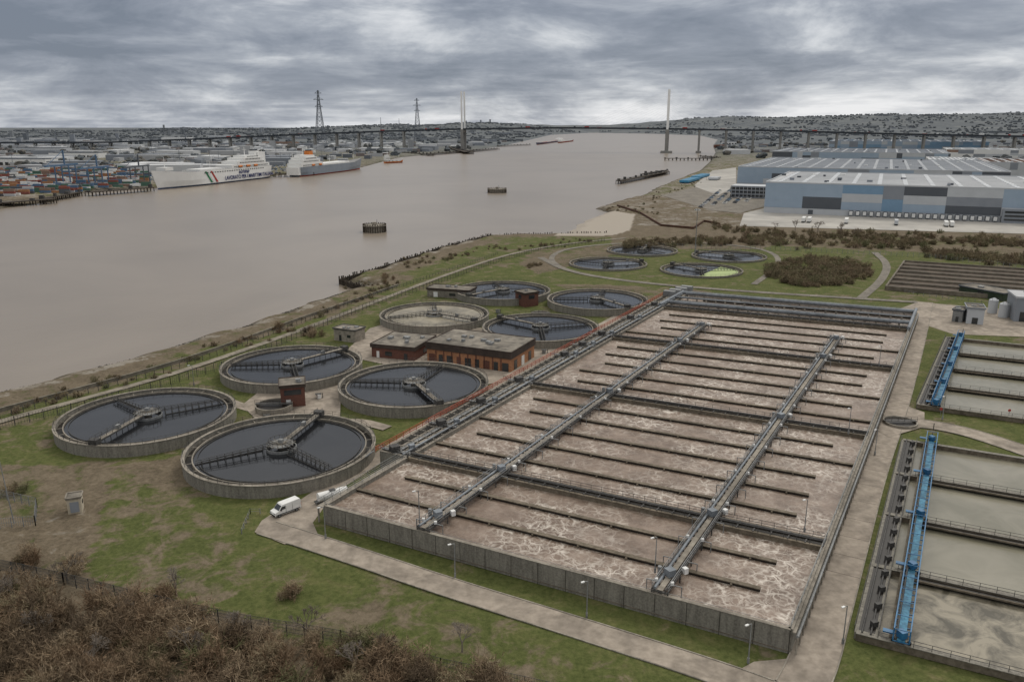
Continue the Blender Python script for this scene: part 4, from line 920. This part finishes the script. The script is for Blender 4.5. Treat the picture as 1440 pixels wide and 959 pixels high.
# ---------------- van & trailer ----------------
def van(px_front,px_rear):
    f=Vector((*G(*px_front),0)); r=Vector((*G(*px_rear),0)); d_=(f-r).normalized(); l=Vector((-d_.y,d_.x,0)); c=(f+r)/2
    m=MB(); L,W=5.9,2.0; rz=math.atan2(d_.y,d_.x)
    def T(x,y,z): p=c+d_*x+l*y; return (p.x,p.y,z+.05)
    prof=[(-2.95,.45),(2.85,.45),(2.95,.75),(2.85,1.15),(2.0,1.4),(1.25,2.25),(1.0,2.42),(-2.75,2.5),(-2.92,2.3)]
    n=len(prof); vs=[]
    for y in (-W/2,W/2):
        for x,z in prof: vs.append(T(x,y*(1-.1*max(0,(z-1.3))/1.2),z))
    m.add(vs,[tuple(range(n)),tuple(range(n,2*n))[::-1]]+[((i+1)%n,i,n+i,n+(i+1)%n) for i in range(n)],0)
    for sg in (-1,1):
        yy=sg*(W/2*.985+.02)
        m.add([T(1.85,yy,1.45),T(.55,yy,1.45),T(.55,yy*.94,2.05),T(1.3,yy*.94,2.05)],[(0,1,2,3)],1)
        m.beam(T(.45,sg*(W/2+.01),.6),T(.45,sg*(W/2*.96),2.1),.03,.03,2); m.beam(T(-1,sg*(W/2+.01),.6),T(-1,sg*(W/2*.96),2.1),.03,.03,2)
        m.beam(T(-2.7,sg*(W/2+.015),.62),T(2.7,sg*(W/2+.015),.62),.04,.16,2)
        for x in (-1.9,1.95):
            m.tube(T(x,sg*.78,.36),T(x,sg*1.03,.36),.36,16,2); m.tube(T(x,sg*1.0,.36),T(x,sg*1.05,.36),.18,12,3)
        m.box(T(1.55,sg*1.15,1.35),(.2,.2,.35),0,2); m.box(T(2.8,sg*.72,.85),(.25,.3,.25),rz,3); m.box(T(-2.95,sg*.88,.9),(.08,.16,.7),rz,4)
    m.add([T(2.04,-.85,1.46),T(2.04,.85,1.46),T(1.36,.76,2.26),T(1.36,-.76,2.26)],[(0,1,2,3)],1)
    m.box(T(2.88,0,.45),(.2,1.9,.25),rz,2); m.box(T(-2.95,0,.4),(.15,1.9,.2),rz,2)
    m.obj('white_van',[m_white,m_glass,m_rubber,m_steel,m_rstripe])
van((386,727),(418,715))
x,y=G(468,704); m=MB(); m.tube((x-2.6,y-1.6,1.5),(x+2.6,y+1.9,1.5),.95,16,0); m.beam((x-3.2,y-2,.6),(x+2.7,y+2,.6),1.2,.2,1)
for t in (-.6,.35,.6):
    for sg in (-1,1): cx_,cy_=x+2.8*t-sg*.55,y+1.9*t+sg*.8; m.tube((cx_-.1,cy_+.12,.4),(cx_+.1,cy_-.12,.4),.4,12,2)
m.box((x,y,2.4),(1.2,.8,.25),.6,1); m.obj('tank_trailer',[m_white,m_dsteel,m_rubber])
for u,v in ((1322,585),(1418,587)):
    x,y=G(u,v); m=MB(); m.tube((x,y,0),(x,y,2),.05,6,0); m.tube((x,y-.03,2),(x,y+.03,2),.4,16,1); m.obj('traffic_sign',[m_steel,m_rstripe])

# ---------------- light ----------------
W=bpy.data.worlds.new('World'); S.world=W; W.use_nodes=True; nt=W.node_tree; nt.nodes.clear()
try: W.cycles.sampling_method='MANUAL'; W.cycles.sample_map_resolution=256
except Exception: pass
out=N(nt,'ShaderNodeOutputWorld'); sky=N(nt,'ShaderNodeTexSky',sky_type='NISHITA'); sky.sun_disc=False; sky.sun_elevation=math.radians(48); sky.sun_rotation=math.radians(35)
b1=N(nt,'ShaderNodeBackground'); b1.inputs[1].default_value=.09; nt.links.new(sky.outputs[0],b1.inputs[0])
tc=N(nt,'ShaderNodeTexCoord'); sx=N(nt,'ShaderNodeSeparateXYZ'); nt.links.new(tc.outputs['Generated'],sx.inputs[0])
z=math_(nt,'MAXIMUM',sx.outputs[2],0.0); den=math_(nt,'ADD',z,.06)
px_=math_(nt,'DIVIDE',sx.outputs[0],den); py_=math_(nt,'DIVIDE',sx.outputs[1],den); cb=N(nt,'ShaderNodeCombineXYZ'); nt.links.new(px_,cb.inputs[0]); nt.links.new(py_,cb.inputs[1]); cb.inputs[2].default_value=3.3
cd=N(nt,'ShaderNodeCombineXYZ'); nt.links.new(sx.outputs[0],cd.inputs[0]); nt.links.new(sx.outputs[1],cd.inputs[1]); nt.links.new(math_(nt,'MULTIPLY',z,3.6),cd.inputs[2])
n1=noise(nt,cb.outputs[0],.5,4,.6,.3); n3=noise(nt,cd.outputs[0],5.5,6,.62,.35); n2=noise(nt,cd.outputs[0],1.9,2,.5,.2)
v=math_(nt,'ADD',math_(nt,'MULTIPLY',n1,.28),math_(nt,'ADD',math_(nt,'MULTIPLY',n3,.58),math_(nt,'MULTIPLY',n2,.29)))
v=math_(nt,'SUBTRACT',v,.075)
hz=N(nt,'ShaderNodeMapRange',interpolation_type='SMOOTHSTEP'); nt.links.new(z,hz.inputs[0]); hz.inputs[1].default_value=.01; hz.inputs[2].default_value=.08; hz.inputs[3].default_value=.1; hz.inputs[4].default_value=-.03
v=math_(nt,'ADD',v,hz.outputs[0]); v=math_(nt,'ADD',v,math_(nt,'MULTIPLY',sx.outputs[0],.05))
cl=ramp(nt,v,[(.38,(.19,.22,.275)),(.46,(.27,.3,.36)),(.52,(.38,.41,.465)),(.58,(.57,.595,.635)),(.67,(.84,.85,.87))])
up=N(nt,'ShaderNodeMapRange',interpolation_type='SMOOTHSTEP'); nt.links.new(z,up.inputs[0]); up.inputs[1].default_value=.17; up.inputs[2].default_value=.7; up.inputs[3].default_value=0.0; up.inputs[4].default_value=1.0
cl=mix(nt,up.outputs[0],cl,(.98,.95,.9))
b2=N(nt,'ShaderNodeBackground'); b2.inputs[1].default_value=1.0; nt.links.new(cl,b2.inputs[0])
ms=N(nt,'ShaderNodeMixShader'); ms.inputs[0].default_value=.94; nt.links.new(b1.outputs[0],ms.inputs[1]); nt.links.new(b2.outputs[0],ms.inputs[2]); nt.links.new(ms.outputs[0],out.inputs[0])
sl=bpy.data.lights.new('sun','SUN'); sl.energy=1.2; sl.angle=math.radians(18); sl.color=(1,.95,.87); so=bpy.data.objects.new('sun',sl); S.collection.objects.link(so)
az=math.radians(35); el=math.radians(48); dvec=Vector((math.sin(az)*math.cos(el),math.cos(az)*math.cos(el),math.sin(el))); so.rotation_euler=dvec.to_track_quat('Z','Y').to_euler()
